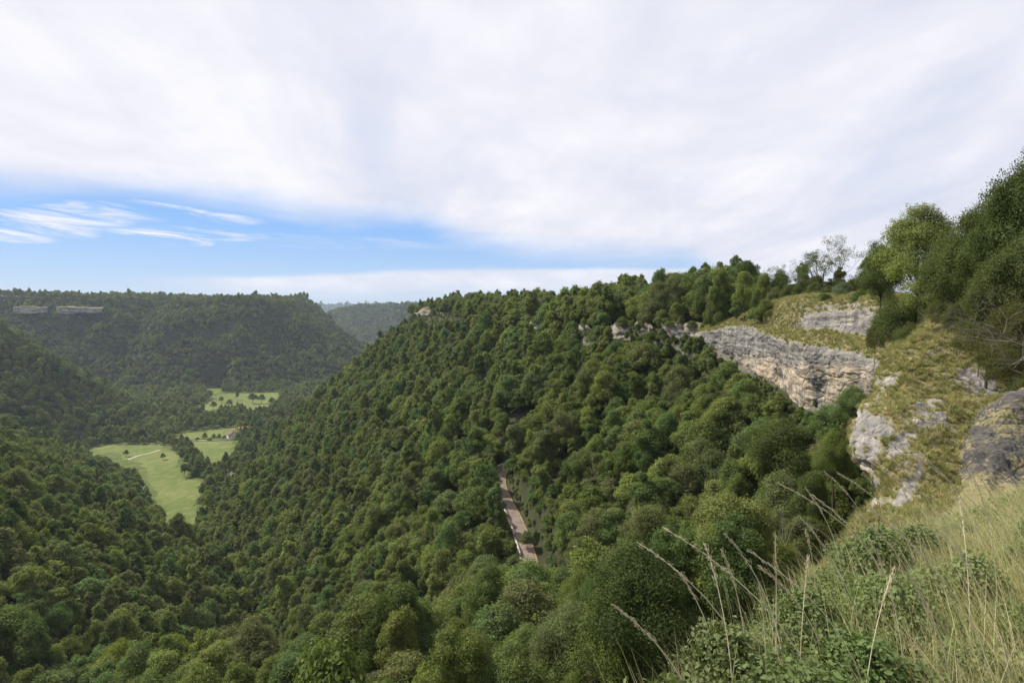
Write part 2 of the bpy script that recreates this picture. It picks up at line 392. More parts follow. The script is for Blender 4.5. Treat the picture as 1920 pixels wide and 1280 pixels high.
def meadow_material():
    m, t, b = mat('meadow_grass'); p = pos(t)
    n = t.noise(p, 0.012, 4, 0.6); n2 = t.noise(p, 0.12, 5, 0.7); 
    mp = t.new('ShaderNodeMapping'); t.link(p, mp.inputs[0]); mp.inputs['Scale'].default_value = (1.0, 0.25, 1); mp.inputs['Rotation'].default_value = (0, 0, 0.5)
    n3 = t.noise(mp.outputs[0], 0.25, 4, 0.7)
    c = t.ramp(n, [(0.35, (0.095, 0.135, 0.032)), (0.5, (0.135, 0.165, 0.045)), (0.68, (0.185, 0.19, 0.068))])
    c = t.mix(t.rng(n2, 0.46, 0.68, 0, .6), c, (0.24, 0.22, 0.10, 1))
    c = t.mix(t.rng(n3, 0.45, 0.66, 0, .6), c, (0.085, 0.125, 0.03, 1))
    t.link(c, b.inputs['Base Color']); b.inputs['Roughness'].default_value = 1; b.inputs['Specular IOR Level'].default_value = 0.1
    return m
M_MEADOW = meadow_material()

def rock_material(name, lift=1.0, warm=1.0, sc=1.0, dark=1.0):
    """limestone; grass on what faces up; ochre stains under the overhangs; vertex attribute 'grass' adds turf, 'ochre' adds stain"""
    m, t, b = mat(name); g = t.new('ShaderNodeNewGeometry'); p = g.outputs['Position']
    mp = t.new('ShaderNodeMapping'); t.link(p, mp.inputs[0]); mp.inputs['Scale'].default_value = (0.35 * sc, 0.35 * sc, 1.6 * sc)
    bed = t.noise(mp.outputs[0], 0.8, 6, 0.62, 0.4)
    mv = t.new('ShaderNodeMapping'); t.link(p, mv.inputs[0]); mv.inputs['Scale'].default_value = (1.1 * sc, 1.1 * sc, 0.12 * sc)
    drip = t.noise(mv.outputs[0], 0.9, 5, 0.6, 0.3)
    n = t.noise(p, 0.25 * sc, 6, 0.65); fi = t.noise(p, 2.4 * sc, 6, 0.7)
    c = t.ramp(t.math('ADD', t.math('MULTIPLY', n, .6), t.math('MULTIPLY', bed, .4)), [(0.32, (0.105, 0.100, 0.100)), (0.47, (0.190, 0.174, 0.160)), (0.62, (0.30, 0.272, 0.235))])
    c = t.mix(t.rng(drip, 0.47, 0.64, 0, .7), c, (0.10, 0.098, 0.108, 1))
    oc = t.new('ShaderNodeAttribute', attribute_name='ochre')
    ocf = t.math('MULTIPLY', oc.outputs['Fac'], t.rng(n, 0.36, 0.56)); ocf = t.math('MULTIPLY', ocf, warm, clamp=True)
    c = t.mix(ocf, c, t.ramp(bed, [(0.35, (0.37, 0.28, 0.185)), (0.6, (0.45, 0.38, 0.29))]))
    c = t.mix(t.rng(fi, 0.40, 0.28, 0, .7), c, (0.07, 0.065, 0.06, 1))          # pits and cracks
    c = t.mix(t.rng(fi, 0.58, 0.72, 0, .6), c, (0.46, 0.43, 0.385, 1))           # pale lichen flecks
    vo = t.new('ShaderNodeTexVoronoi', feature='DISTANCE_TO_EDGE'); t.link(t.mix(0.12, p, t.noise(p, 0.6 * sc, 3, .5, out=1)), vo.inputs['Vector']); vo.inputs['Scale'].default_value = 0.33 * sc
    c = t.mix(t.math('MULTIPLY', t.rng(vo.outputs[0], 0.03, 0.0, 0, .55), t.rng(n, .42, .58)), c, (0.07, 0.065, 0.06, 1))
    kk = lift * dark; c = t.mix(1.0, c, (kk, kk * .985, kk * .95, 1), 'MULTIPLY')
    ga = t.new('ShaderNodeAttribute', attribute_name='grass')
    gf = t.math('ADD', ga.outputs['Fac'], t.math('MULTIPLY', t.math('SUBTRACT', fi, 0.5), 2.0))
    gf = t.math('ADD', gf, t.math('MULTIPLY', t.math('SUBTRACT', t.noise(p, 0.6 * sc, 4, .6), 0.5), 1.5))
    gc = t.ramp(t.noise(p, 0.35 * sc, 5, 0.7), [(0.35, (0.16, 0.165, 0.062)), (0.5, (0.26, 0.225, 0.11)), (0.62, (0.36, 0.295, 0.17))])
    gc = t.mix(t.rng(t.noise(p, 5 * sc, 4, .7), .3, .7), gc, (0.15, 0.135, 0.06, 1))
    c = t.mix(t.rng(gf, 0.40, 0.62), c, gc)
    if False: c = t.mix(1.0, c, (dark, dark, dark * 1.03, 1), 'MULTIPLY')
    t.link(c, b.inputs['Base Color']); b.inputs['Roughness'].default_value = 0.95; b.inputs['Specular IOR Level'].default_value = 0.15
    bp = t.new('ShaderNodeBump'); bp.inputs['Strength'].default_value = 0.7; bp.inputs['Distance'].default_value = 0.25 / sc
    t.link(t.math('ADD', t.math('ADD', fi, t.math('MULTIPLY', bed, 1.2)), t.math('MULTIPLY', t.rng(vo.outputs[0], 0.0, 0.05), .5)), bp.inputs['Height']); t.link(bp.outputs[0], b.inputs['Normal'])
    return m
M_ROCK = rock_material('limestone', lift=1.32)
M_SPUR = rock_material('stony_turf', sc=1.6, lift=1.4)
M_FARROCK = rock_material('far_limestone', lift=1.45, sc=0.35)

# ---------------------------------------------------------------- ground sheet
def build_terrain():
    r = [0.0]; x = 1.2
    while x < 11500: r.append(x); x *= 1.0125
    r = np.array(r + [11500.])
    a = np.concatenate([np.linspace(-180, -62, 40, endpoint=False), np.linspace(-62, 62, 420), np.linspace(62, 180, 40)[1:]])
    a = np.radians(a)
    R, A = np.meshgrid(r, a, indexing='ij'); X = R * np.sin(A); Y = R * np.cos(A)
    Z = height(X, Y)
    V = np.stack([X, Y, Z], -1).reshape(-1, 3)
    me = mesh('ground', V, grid_faces(*R.shape)[:, ::-1], mats=[M_GROUND], smooth=True)
    return obj('ground', me, kind='structure')
build_terrain()
PROBE = False

# ---------------------------------------------------------------- meadows, lane and tracks on the valley floor
M_LANE = simple('lane_gravel', (0.42, 0.38, 0.31), sc=.4)
def flat_poly(name, pts, z, m, **kw):
    # triangulate through Blender's ngon; slightly wavy outline
    out = []
    n = len(pts)
    for i in range(n):
        a = np.array(pts[i]); b = np.array(pts[(i + 1) % n]); k = 8
        for j in range(k):
            q = a + (b - a) * j / k; out.append(q + (fbm([q[0]], [q[1]], s=.06, o=3)[0] * 11, fbm([q[1]], [q[0]], s=.06, o=3, seed=9)[0] * 11))
    me = bpy.data.meshes.new(name); me.from_pydata([(q[0], q[1], z) for q in out], [], [list(range(len(out)))]); me.materials.append(m)
    return obj(name, me, **kw)
for k, mp_ in enumerate(MEADOWS_PX):
    pts = MEADOWS[k]
    flat_poly('meadow', pts, FLOOR + 0.35 + 0.02 * k, M_MEADOW, kind='structure')
def strip(name, pts, w, m, z=None, dz=0.0, **kw):
    pts = np.array(pts, float); 
    # resample smoothly
    t = np.linspace(0, len(pts) - 1, len(pts) * 8); i0 = np.clip(t.astype(int), 0, len(pts) - 2); f = (t - i0)[:, None]
    pm = np.concatenate([[2 * pts[0] - pts[1]], pts, [2 * pts[-1] - pts[-2]]])
    a, b, c, d = pm[i0], pm[i0 + 1], pm[i0 + 2], pm[i0 + 3]
    q = 0.5 * ((2 * b) + (-a + c) * f + (2 * a - 5 * b + 4 * c - d) * f * f + (-a + 3 * b - 3 * c + d) * f ** 3)
    tg = np.gradient(q[:, :2], axis=0); tg /= np.linalg.norm(tg, axis=1)[:, None]; nn = np.stack([-tg[:, 1], tg[:, 0]], 1)
    L = q[:, :2] + nn * w / 2; Rr = q[:, :2] - nn * w / 2
    zz = q[:, 2] + dz if q.shape[1] > 2 else np.full(len(q), z)
    V = np.stack([np.column_stack([L, zz]), np.column_stack([Rr, zz])], 1).reshape(-1, 3)
    return obj(name, mesh(name, V, grid_faces(len(q), 2)[:, ::-1], mats=[m]), **kw), q
strip('farm_track', [on_floor(*q) for q in [(240, 862), (262, 854), (280, 850), (300, 844)]], 3.2, M_LANE, z=FLOOR + 0.6, kind='structure')
strip('valley_lane', [on_floor(*q) for q in [(432, 868), (433, 882), (438, 896), (446, 906), (456, 912)]], 3.6, simple('lane_asphalt', (0.16, 0.15, 0.145), sc=.3), z=FLOOR + 0.62, kind='structure')
strip('farm_drive', [on_floor(*q) for q in [(380, 826), (405, 824), (430, 822), (446, 818)]], 3.0, M_LANE, z=FLOOR + 0.64, kind='structure')

# ---------------------------------------------------------------- mountain road on the slope
RP = np.array(ROAD_PTS)
def road_material():
    m, t, b = mat('worn_asphalt'); p = pos(t); n = t.noise(p, 0.35, 5, .65)
    c = t.ramp(n, [(0.35, (0.17, 0.125, 0.10)), (0.65, (0.27, 0.205, 0.165))]); t.link(c, b.inputs['Base Color']); b.inputs['Roughness'].default_value = .95
    return m
strip('road_verge', ROAD_PTS, 4.8, simple('pale_verge', (0.30, 0.215, 0.13), sc=.9, var=.5), dz=0.15, kind='structure')
strip('mountain_road', ROAD_PTS, 3.5, road_material(), dz=0.30, kind='structure')
def parapet():
    q = RP.copy(); tg = np.gradient(q[:, :2], axis=0); tg /= np.linalg.norm(tg, axis=1)[:, None]; nn = np.stack([-tg[:, 1], tg[:, 0]], 1)
    s = 1 if nn[2][0] < 0 else -1
    b = MB(); e = q.copy(); e[:, :2] += nn * s * 2.1
    for a, c in zip(e[:-1], e[1:]):
        L = np.linalg.norm(c - a); mid = (a + c) / 2; mid[2] += 0.55
        ang = math.atan2(c[1] - a[1], c[0] - a[0])
        v = MB(); 
        b.box(mid, (L * 1.0, 0.45, 0.9 ), ang)
    return obj('roadside_parapet', b.mesh('roadside_parapet', [simple('pale_stone', (0.52, 0.47, 0.40), sc=1.2)]), label='low pale stone parapet along the downhill edge of the road on the wooded slope', category='parapet')
parapet()

# ---------------------------------------------------------------- cliffs
def catmull(G, nu, nv):
    """G: rows x cols x 3 control grid -> nu x nv points"""
    def ax(G, n):
        m = G.shape[0]; t = np.linspace(0, m - 1, n); i = np.clip(t.astype(int), 0, m - 2); f = (t - i).reshape(-1, *([1] * (G.ndim - 1)))
        E = np.concatenate([2 * G[:1] - G[1:2], G, 2 * G[-1:] - G[-2:-1]])
        a, b, c, d = E[i], E[i + 1], E[i + 2], E[i + 3]
        return 0.5 * ((2 * b) + (c - a) * f + (2 * a - 5 * b + 4 * c - d) * f * f + (3 * b - a - 3 * c + d) * f ** 3)
    A = ax(G, nu); return np.swapaxes(ax(np.swapaxes(A, 0, 1), nv), 0, 1)
def normals(Pg):
    du = np.gradient(Pg, axis=0); dv = np.gradient(Pg, axis=1); n = np.cross(du, dv); return n / (np.linalg.norm(n, axis=2)[..., None] + 1e-9)
def rock_sheet(name, Pg, m, amp, bedding, grass=None, ochre=None, sc=0.3, flip=False, ledge=0, **kw):
    n = normals(Pg)
    if flip: n = -n
    X, Y, Z = Pg[..., 0], Pg[..., 1], Pg[..., 2]
    steep = 1 - np.clip(np.abs(n[..., 2]), 0, 1)
    d = amp * fbm(X, Y, Z, s=sc, o=5, seed=21, g=.55) + bedding * steep * (fbm(X * 0.15, Y * 0.15, Z * 1.3, s=1.0 * sc / 0.3, o=3, seed=31)) + bedding * .7 * np.abs(fbm(X, Y, Z * .3, s=.5 * sc / .3, o=3, seed=41))
    if ledge:
        zz = Z / ledge + 1.1 * fbm(X, Y, Z, s=.09 * sc / .25, o=3, seed=61) + .25 * fbm(X, Y, Z, s=.6 * sc / .25, o=2, seed=62)
        fr = zz - np.floor(zz); hsh = _h(np.floor(zz).astype(np.int64), np.zeros_like(fr, dtype=np.int64), np.zeros_like(fr, dtype=np.int64), 5)
        d = d + steep * ledge * .17 * (hsh - .35) * sstep(0, .12, fr) * (1 - .8 * sstep(.86, 1, fr))
        # vertical joints: blocks stand proud of each other
        bx = np.floor((X * .8 - Y * .6) / (ledge * 1.7) + .8 * fbm(X, Y, Z, s=.2, o=2, seed=63)).astype(np.int64)
        d = d + steep * ledge * .10 * (_h(bx, np.floor(zz * .5).astype(np.int64), np.zeros_like(bx), 7) - .5)
    Q = Pg + n * d[..., None]
    me = mesh(name, Q.reshape(-1, 3), grid_faces(*Pg.shape[:2]), mats=[m], smooth=True)
    if flip: me.flip_normals()
    up = normals(Q)[..., 2] * (-1 if flip else 1)
    gr = sstep(0.25, 0.75, np.abs(up)) if grass is None else grass(Q, np.abs(up))
    oc = np.zeros(X.shape) if ochre is None else ochre(Q)
    for nm, arr in (('grass', gr), ('ochre', oc)):
        at = me.attributes.new(nm, 'FLOAT', 'POINT'); at.data.foreach_set('value', np.asarray(arr, np.float32).ravel())
    return obj(name, me, **kw), Q, gr

def G_(rows): return np.array([[P(*c) for c in r] for r in rows])
# main cliff beyond the spur
cols = [1300, 1345, 1372, 1405, 1440, 1470, 1500, 1550, 1600, 1650, 1705]
Yc = [178, 160, 152, 142, 130, 119, 111, 105, 98, 91, 86]
r_sky = [618, 606, 600, 586, 572, 566, 560, 556, 554, 556, 560]
r_ru0 = [620, 610, 605, 598, 592, 589, 588, 583, 580, 590, 600]
r_ru1 = [622, 613, 609, 606, 610, 616, 621, 618, 626, 632, 640]
r_led = [626, 616, 612, 613, 628, 640, 644, 650, 660, 676, 690]
r_mid = [640, 632, 632, 648, 662, 664, 674, 690, 700, 705, 720]
r_low = [650, 650, 662, 688, 700, 690, 716, 730, 740, 745, 750]
r_bas = [668, 672, 690, 712, 728, 752, 776, 780, 780, 785, 790]
r_dwn = [720, 730, 750, 780, 800, 830, 850, 860, 860, 860, 860]
offs = [(38, -4), (14, 0), (8, 0), (6.5, 0), (1.2, 0), (1.5, 0), (3.2, 0), (5.0, 0), (1.0, 0)]
rows = []
for k, (row, (o, dpy)) in enumerate(zip([r_sky, r_sky, r_ru0, r_ru1, r_led, r_mid, r_low, r_bas, r_dwn], offs)):
    cr = []
    for j, (c, y, p_) in enumerate(zip(cols, Yc, row)):
        crease = (2.5 if j == 5 and k in (5, 6, 7) else 0)
        cr.append((c, p_ + dpy, y + o + crease))
    rows.append(cr)
CG = catmull(G_(rows), 330, 460)
def cl_och(Q):
    px, py = proj(Q[..., 0], Q[..., 1], Q[..., 2])
    return np.clip(sstep(672, 700, py + 14 * fbm(Q[..., 0], Q[..., 1], Q[..., 2], s=.2, o=3)) * sstep(1660, 1590, px), 0, 1) + 0.7 * sstep(655, 680, py) * sstep(1470, 1440, px) * sstep(1380, 1400, px)
def cl_gr(Q, up):
    px, py = proj(Q[..., 0], Q[..., 1], Q[..., 2]); g = sstep(0.30, 0.62, up)
    led = interp(px, cols, r_led); g = g * sstep(led + 14, led - 4, py)
    u0 = interp(px, cols, r_ru0); u1 = interp(px, cols, r_ru1)
    band = sstep(u0 - 2, u0 + 3, py) * sstep(u1 + 2, u1 - 3, py) * sstep(1490, 1520, px)
    west = sstep(1530, 1475, px) * sstep(led + 4, led - 6, py) * .8
    return np.clip(np.maximum(g * (1 - band), west) + 0.15 * sstep(0.3, 0.7, up), 0, 1)
MAINCLIFF, CQ, CGR = rock_sheet('main_cliff', CG, M_ROCK, 0.9, 0.3, cl_gr, cl_och, sc=0.22, ledge=3.0, kind='structure')

# small walls of rock along the rims: (points (px,py_top,py_bottom,Y)), a real wall following the rim
def rock_wall(name, pts, thick, m, amp, sc, ochre_v=0.22, **kw):
    top = [P(a, b, y) for a, b, c, y in pts]; bot = [P(a, c, y - 0.5) for a, b, c, y in pts]
    back = [P(a, b, y) + np.array((0.0, thick, 0.0)) for a, b, c, y in pts]
    for q in back: q[2] = top[0][2] + 0 if False else q[2]
    bb = [t + np.array((0, thick, 1.0)) for t in top]
    skirt = [np.array((q[0], q[1] - 0.5, q[2] - 6)) for q in bot]
    G = np.array([bb, top, [t * .5 + q * .5 for t, q in zip(top, bot)], bot, skirt])
    n = max(40, int(np.linalg.norm(top[-1] - top[0]) / (0.5 / sc * .25)))
    Pg = catmull(G, 40, min(n, 260))
    return rock_sheet(name, Pg, m, amp, amp * .8, lambda Q, up: sstep(.5, .9, up) * .9, lambda Q: np.full(Q.shape[:2], ochre_v) , sc=sc, **kw)
rock_wall('rim_cliff', [(1246, 612, 652, 190), (1262, 608, 656, 186), (1285, 610, 658, 182), (1308, 612, 656, 178), (1334, 618, 652, 172)], 8, M_ROCK, 1.6, .22, kind='structure')
rock_wall('rim_cliff', [(1150, 620, 652, 226), (1160, 612, 658, 222), (1175, 612, 646, 219), (1195, 608, 640, 215), (1212, 608, 640, 208), (1224, 614, 634, 204)], 8, M_ROCK, 1.8, .2, kind='structure')
rock_wall('rim_cliff', [(1084, 618, 652, 261), (1093, 612, 668, 256), (1102, 614, 668, 252), (1114, 622, 646, 249)], 6, M_ROCK, 1.6, .2, kind='structure')
rock_wall('rim_cliff', [(994, 608, 638, 314), (1004, 602, 638, 310), (1016, 605, 632, 304), (1034, 610, 624, 297)], 6, M_ROCK, 1.5, .2, kind='structure')
rock_wall('rim_cliff', [(780, 588, 608, 602), (795, 582, 610, 592), (806, 584, 608, 584), (820, 588, 613, 574), (832, 591, 620, 562), (846, 593, 618, 552), (860, 598, 614, 544)], 14, M_FARROCK, 4.5, .09, kind='structure')
rock_wall('far_cliff', [(26, 577, 582, 1420), (50, 575, 583, 1425), (75, 577, 582, 1440), (90, 575, 580, 1445)], 20, M_FARROCK, 5, .05, kind='structure')
rock_wall('far_cliff', [(106, 576, 581, 1450), (125, 575, 584, 1455), (150, 577, 582, 1460), (192, 578, 582, 1470)], 20, M_FARROCK, 5, .05, kind='structure')
rock_wall('far_cliff', [(604, 614, 622, 2400), (610, 612, 628, 2390), (618, 616, 626, 2380)], 20, M_FARROCK, 5, .03, kind='structure')

# grassy spur close to the viewpoint
spur_rows = [
    # (py, edge px, depth)
    (545, 1800, 66), (580, 1768, 63), (640, 1700, 59), (700, 1648, 55), (745, 1636, 52), (775, 1615, 49), (805, 1604, 47), (850, 1613, 44.5), (900, 1638, 42), (930, 1640, 39.5),
    (985, 1604, 35), (1035, 1572, 31), (1085, 1545, 27), (1150, 1500, 23)]
rows = []
for py, e, y in spur_rows:
    bulge = 1.0 if 760 < py < 920 else 0.3
    row = [(e + 190, py + 150, y + 17), (e + 62, py + 40, y + 7), (e + 4, py + 6, y + 1.6), (e, py, y), (e + 42, py - 3, y - 1.6 - bulge), (e + 110, py - 2, y - 2.4 - bulge), (e + 190, py, y - 3.2), (e + 270, py + 2, y - 3.6), (e + 370, py, y - 2.5), (e + 560, py - 10, y + 1)]
    rows.append(row)
SG = catmull(G_(rows), 420, 430)
def sp_gr(Q, up):
    px, py = proj(Q[..., 0], Q[..., 1], Q[..., 2])
    def bl(cx, cy, rx, ry, a=0):
        dx = px - cx; dy = py - cy; ca, sa = math.cos(a), math.sin(a)
        return np.clip(1.25 - ((dx * ca + dy * sa) / rx) ** 2 - ((dy * ca - dx * sa) / ry) ** 2, 0, 1)
    rock = np.maximum.reduce([bl(1622, 830, 30, 75), bl(1640, 800, 34, 26), bl(1735, 780, 56, 34, -0.7) * .75, bl(1690, 830, 50, 18, -.8) * .7, bl(1835, 715, 46, 40), bl(1780, 610, 20, 10) * .8,
                              bl(1700, 920, 14, 70, .5) * .8, bl(1640, 920, 12, 34), bl(1760, 660, 28, 14) * .7, bl(1665, 720, 10, 50, .7) * .6])
    n = fbm(Q[..., 0], Q[..., 1], Q[..., 2], s=.35, o=4, seed=77)
    return np.clip(0.88 - 0.82 * rock + 0.85 * n, 0, 1)
def sp_oc(Q):
    px, py = proj(Q[..., 0], Q[..., 1], Q[..., 2]); return sstep(855, 885, py) * sstep(1690, 1660, px) * .2
SPUR, SQ, SGR = rock_sheet('grassy_spur', SG, M_SPUR, 0.8, 0.45, sp_gr, sp_oc, sc=0.45, ledge=1.0, kind='structure')
# nearer outcrop; its shade is put into a darker rock colour
rows = []
for py, e, y in [(735, 1885, 27), (762, 1850, 26), (800, 1822, 25), (850, 1811, 23.5), (900, 1806, 22), (945, 1800, 20.5), (1000, 1790, 19)]:
    rows.append([(e + 90, py + 20, y + 6), (e + 14, py + 4, y + 1.2), (e, py, y), (e + 40, py - 6, y - .9), (e + 90, py - 8, y - 1.0), (e + 170, py - 8, y - .6), (e + 320, py - 20, y)])
OG = catmull(G_(rows), 220, 240)
rock_sheet('outcrop', OG, rock_material('shade_toned_limestone', sc=2.6, dark=.46), 0.42, 0.3, lambda Q, up: np.clip(.36 + .7 * sstep(880, 940, proj(Q[..., 0], Q[..., 1], Q[..., 2])[1]) + .5 * fbm(Q[..., 0], Q[..., 1], Q[..., 2], s=.7, o=3, seed=8), 0, 1), None, sc=0.8, ledge=.7, kind='structure')
#PLANTS
# ---------------------------------------------------------------- plant prototypes
def leaf_quads(C, N, size, aspect=0.62, rg=rng):
    """rhombic leaf faces at centres C, facing N"""
    n = len(C); size = np.broadcast_to(size, n)[:, None]
    r = rg.normal(size=(n, 3)); u = np.cross(N, r); u /= np.linalg.norm(u, axis=1)[:, None] + 1e-9
    v = np.cross(N, u); v /= np.linalg.norm(v, axis=1)[:, None] + 1e-9
    V = np.stack([C - u * size * .5, C - v * size * .5 * aspect, C + u * size * .5, C + v * size * .5 * aspect], 1)
    return V.reshape(-1, 3), (np.arange(n) * 4)[:, None] + np.arange(4)
def crown_points(seed, R, H, zc, nl, n, lob=0.31, taper=0.35):
    nl = int(nl * 2.1)
    rg = np.random.default_rng(seed)
    d = rg.normal(size=(nl, 3)); d /= np.linalg.norm(d, axis=1)[:, None]; d[:, 2] = np.where(d[:, 2] < -0.45, -d[:, 2], d[:, 2])
    k = rg.uniform(.45, .95, nl)[:, None]
    nar = (1 - taper * np.clip(d[:, 2:3] + .2, 0, 1))
    lc = d * k * np.array((R, R, H / 2)) * np.concatenate([nar, nar, np.ones_like(nar)], 1); lr = R * lob * rg.uniform(.6, 1.2, nl)
    lc = np.concatenate([lc, [(0, 0, -H * .05)]]); lr = np.append(lr, R * .55)
    w = lr ** 2; li = rg.choice(len(lr), n, p=w / w.sum())
    q = rg.normal(size=(n, 3)); q /= np.linalg.norm(q, axis=1)[:, None]
    out = lc[li] / (np.linalg.norm(lc[li], axis=1)[:, None] + 1e-6)
    q = q + out * 0.5 + np.array((0, 0, .25)); q /= np.linalg.norm(q, axis=1)[:, None]
    # sub-clumping of twigs, with sprigs that stand out
    sub = 1 + 0.22 * np.sin(q[:, 0] * 9 + li * 3) * np.sin(q[:, 1] * 11 + li) + 0.15 * np.sin(q[:, 2] * 17 + li * 2)
    rad = lr[li] * (1.05 - 0.55 * rg.random(n) ** 1.3) * sub
    spr = rg.random(n) < .10; rad = np.where(spr, rad * rg.uniform(1.02, 1.28, n), rad)
    C = lc[li] + q * rad[:, None] * np.array((1, 1, .9))
    N = q + rg.normal(size=(n, 3)) * .7 + np.array((0, 0, .3)); N /= np.linalg.norm(N, axis=1)[:, None]
    C[:, 2] += zc
    return C, N, lc + np.array((0, 0, zc)), lr, rg
def crown_arrays(seed, R, H, zc, nl, n, leaf):
    C, N, lc, lr, rg = crown_points(seed, R, H, zc, nl, n)
    V, Q = leaf_quads(C, N, leaf * rg.uniform(.6, 1.35, n), rg=rg)
    return V, Q, lc
def trunk_mb(lc, zc, rad, rg, limbs=6):
    b = MB(); b.tube([(0, 0, -3), (0.05, 0, 0), (.15, .1, zc * .5), (0, .2, zc * 1.05)], [rad * 1.35, rad, rad * .75, rad * .3], 7)
    for c in lc[:limbs]:
        s = zc * rg.uniform(.45, .75); a = np.array((.1, .1, s)); m = (a + c) / 2 + np.array((0, 0, -.4))
        b.tube([a, m, c], [rad * .42, rad * .28, rad * .1], 5)
    return b
# near prototypes: crown and trunk meshes used by single trees
NEAR = []
for s in range(5):
    R = [3.9, 4.6, 3.3, 4.2, 3.0][s]; H = [10.0, 9.4, 11.5, 8.4, 10.6][s]; zc = [7.4, 7.0, 8.0, 6.6, 7.6][s]
    V, Q, lc = crown_arrays(100 + s, R, H, zc, [26, 34, 24, 30, 22][s], 26000, 0.24)
    cm = mesh('crown', V, Q, mats=[M_LEAF])
    tm = trunk_mb(lc, zc, .24, np.random.default_rng(s)).mesh('trunk', [M_BARK], True)
    NEAR.append((cm, tm))
NEARF = []
for s in range(3):
    R = [4.0, 4.6, 3.4][s]; H = [9.8, 9.0, 11.0][s]; zc = [7.3, 6.9, 7.9][s]
    V, Q, lc = crown_arrays(540 + s, R, H, zc, [38, 48, 34][s], 60000, 0.15)
    NEARF.append((mesh('crown', V, Q, mats=[M_LEAF]), trunk_mb(lc, zc, .2, np.random.default_rng(70 + s), 14).mesh('trunk', [M_BARK], True)))
# ---------------------------------------------------------------- where trees stand
def in_poly(poly, X, Y): return sdf(poly, X, Y) < 0
def jgrid(x0, x1, y0, y1, s, rg):
    X, Y = np.meshgrid(np.arange(x0, x1, s), np.arange(y0, y1, s)); X = X.ravel(); Y = Y.ravel()
    X = X + (np.floor((Y - y0) / s) % 2) * s / 2
    return X + rg.uniform(-.36, .36, len(X)) * s, Y + rg.uniform(-.36, .36, len(X)) * s
FREE_A = PA
def site():
    rg = np.random.default_rng(5); out = []
    for (x0, x1, y0, y1, s, rmin, rmax, sc) in [(-260, 120, 20, 420, 5.1, 47, 330, .90), (-700, 200, 120, 900, 6.3, 330, 760, .98), (-1700, 300, 400, 2200, 8.2, 760, 2000, 1.12),
                                              (-3000, 1400, 1700, 4000, 15, 2000, 3900, 1.6), (-4200, 2500, 6500, 8600, 60, 6000, 9500, 4.5)]:
        X, Y = jgrid(x0, x1, y0, y1, s, rg); R = np.hypot(X, Y)
        Z = height(X, Y, False)
        px, py = proj(X, Y, Z)
        k = (R > rmin) & (R <= rmax) & (px > -260) & (px < 2150) & (Y > 5) & (py < 1700)
        X, Y, Z, R = X[k], Y[k], Z[k], R[k]
        # far inside a plateau nothing shows
        for poly, lim in ((PA, 42), (PD, 260), (PE, 300), (PB, 25), (PC, 60)):
            d = sdf(poly, X, Y); k = d > -lim; X, Y, Z, R = X[k], Y[k], Z[k], R[k]
        ss = sc * np.clip(np.exp(rg.normal(-.05, .23, len(X))), .5, 1.38) * (1 + .25 * fbm(X, Y, s=1 / 22., o=2, seed=66)); da = sdf(PA, X, Y)
        ss = np.where((da < 3) & (Y > 100), ss * np.interp(Y, [150, 230, 330, 620], [1.5, 1.45, 1.3, 1.25]), ss)
        ss = np.where(da < 3, np.minimum(ss, np.interp(Y, [60, 150, 330, 620], [1.15, 1.45, 1.3, 1.3])), ss)
        if rmin > 5000: Z = Z - 14
        out.append(np.stack([X, Y, Z, ss], 1))
    rg2 = np.random.default_rng(15); X, Y = jgrid(20, 66, 70, 185, 1.9, rg2); d = sdf(PA, X, Y); k = (d > 3) & (d < 27); X, Y = X[k], Y[k]
    out.append(np.stack([X, Y, height(X, Y, False), rg2.uniform(.16, .34, len(X))], 1))
    X, Y = jgrid(-130, 66, 165, 640, 2.6, rg2); d = sdf(PA, X, Y); k = (d > 1.5) & (d < 22); X, Y = X[k], Y[k]
    out.append(np.stack([X, Y, height(X, Y, False), rg2.uniform(.14, .5, len(X))], 1))
    X, Y = jgrid(-14, 16, 112, 222, 1.9, rg2); d = np.min([np.hypot(X - q[0], Y - q[1]) for q in np.column_stack([np.interp(np.linspace(0, 8, 60), np.arange(len(ROAD_PTS)), [p[i] for p in ROAD_PTS]) for i in (0, 1)])], 0)
    k = (d > 3.6) & (d < 13); X, Y = X[k], Y[k]; out.append(np.stack([X, Y, height(X, Y, False), rg2.uniform(.18, .34, len(X)) * np.where(d[k] > 5.2, 1.4, .8)], 1))
    A = np.concatenate(out); X, Y, Z = A[:, 0], A[:, 1], A[:, 2]
    ok = np.ones(len(A), bool)
    for poly in MEADOWS:
        far = poly[0][1] > 2000
        for f in (1.0, 1.02, 1.04, 1.06, 1.08) if not far else (1.0, 1.03):
            ok &= ~((sdf(poly, X * f, Y * f) < 2.5) & (Z < FLOOR + (16 if f > 1 and poly is MEADOWS[0] else 7)) & ((f < 1.05) | (poly is MEADOWS[0])))
    sm = A[:, 3] < .49
    for p0 in ROAD_PTS: ok &= (np.hypot(X - p0[0], Y - p0[1]) > 6.0) | sm
    RR = np.array(ROAD_PTS[:7])
    for i in range(len(RR) - 1):
        for t in (.25, .5, .75):
            q = RR[i] * (1 - t) + RR[i + 1] * t; ok &= (np.hypot(X - q[0], Y - q[1]) > 6.3) | sm
    # the rock walls, the spur, the viewpoint
    px, py = proj(X, Y, Z + 6)
    dA = sdf(PA, X, Y)
    ok &= ~((Y < 170) & (X > 40) & (dA < 9) & (Y > 80)) | (sm & (dA > 3)); ok &= ~((Y < 90) & (X > 46) & (dA < 9) & (Y > 20))
    ok &= ~((Y < 75) & (X > 18) & (dA < 16))
    ok &= ~((np.hypot(X, Y) < 36) & (dA < 14))
    px, py = proj(X, Y, Z + 12.3 * A[:, 3])
    ln = interp(px, [1330, 1345, 1400, 1440, 1475, 1505, 1530, 1560, 1600, 1640], [652, 656, 698, 712, 738, 772, 766, 752, 722, 740])
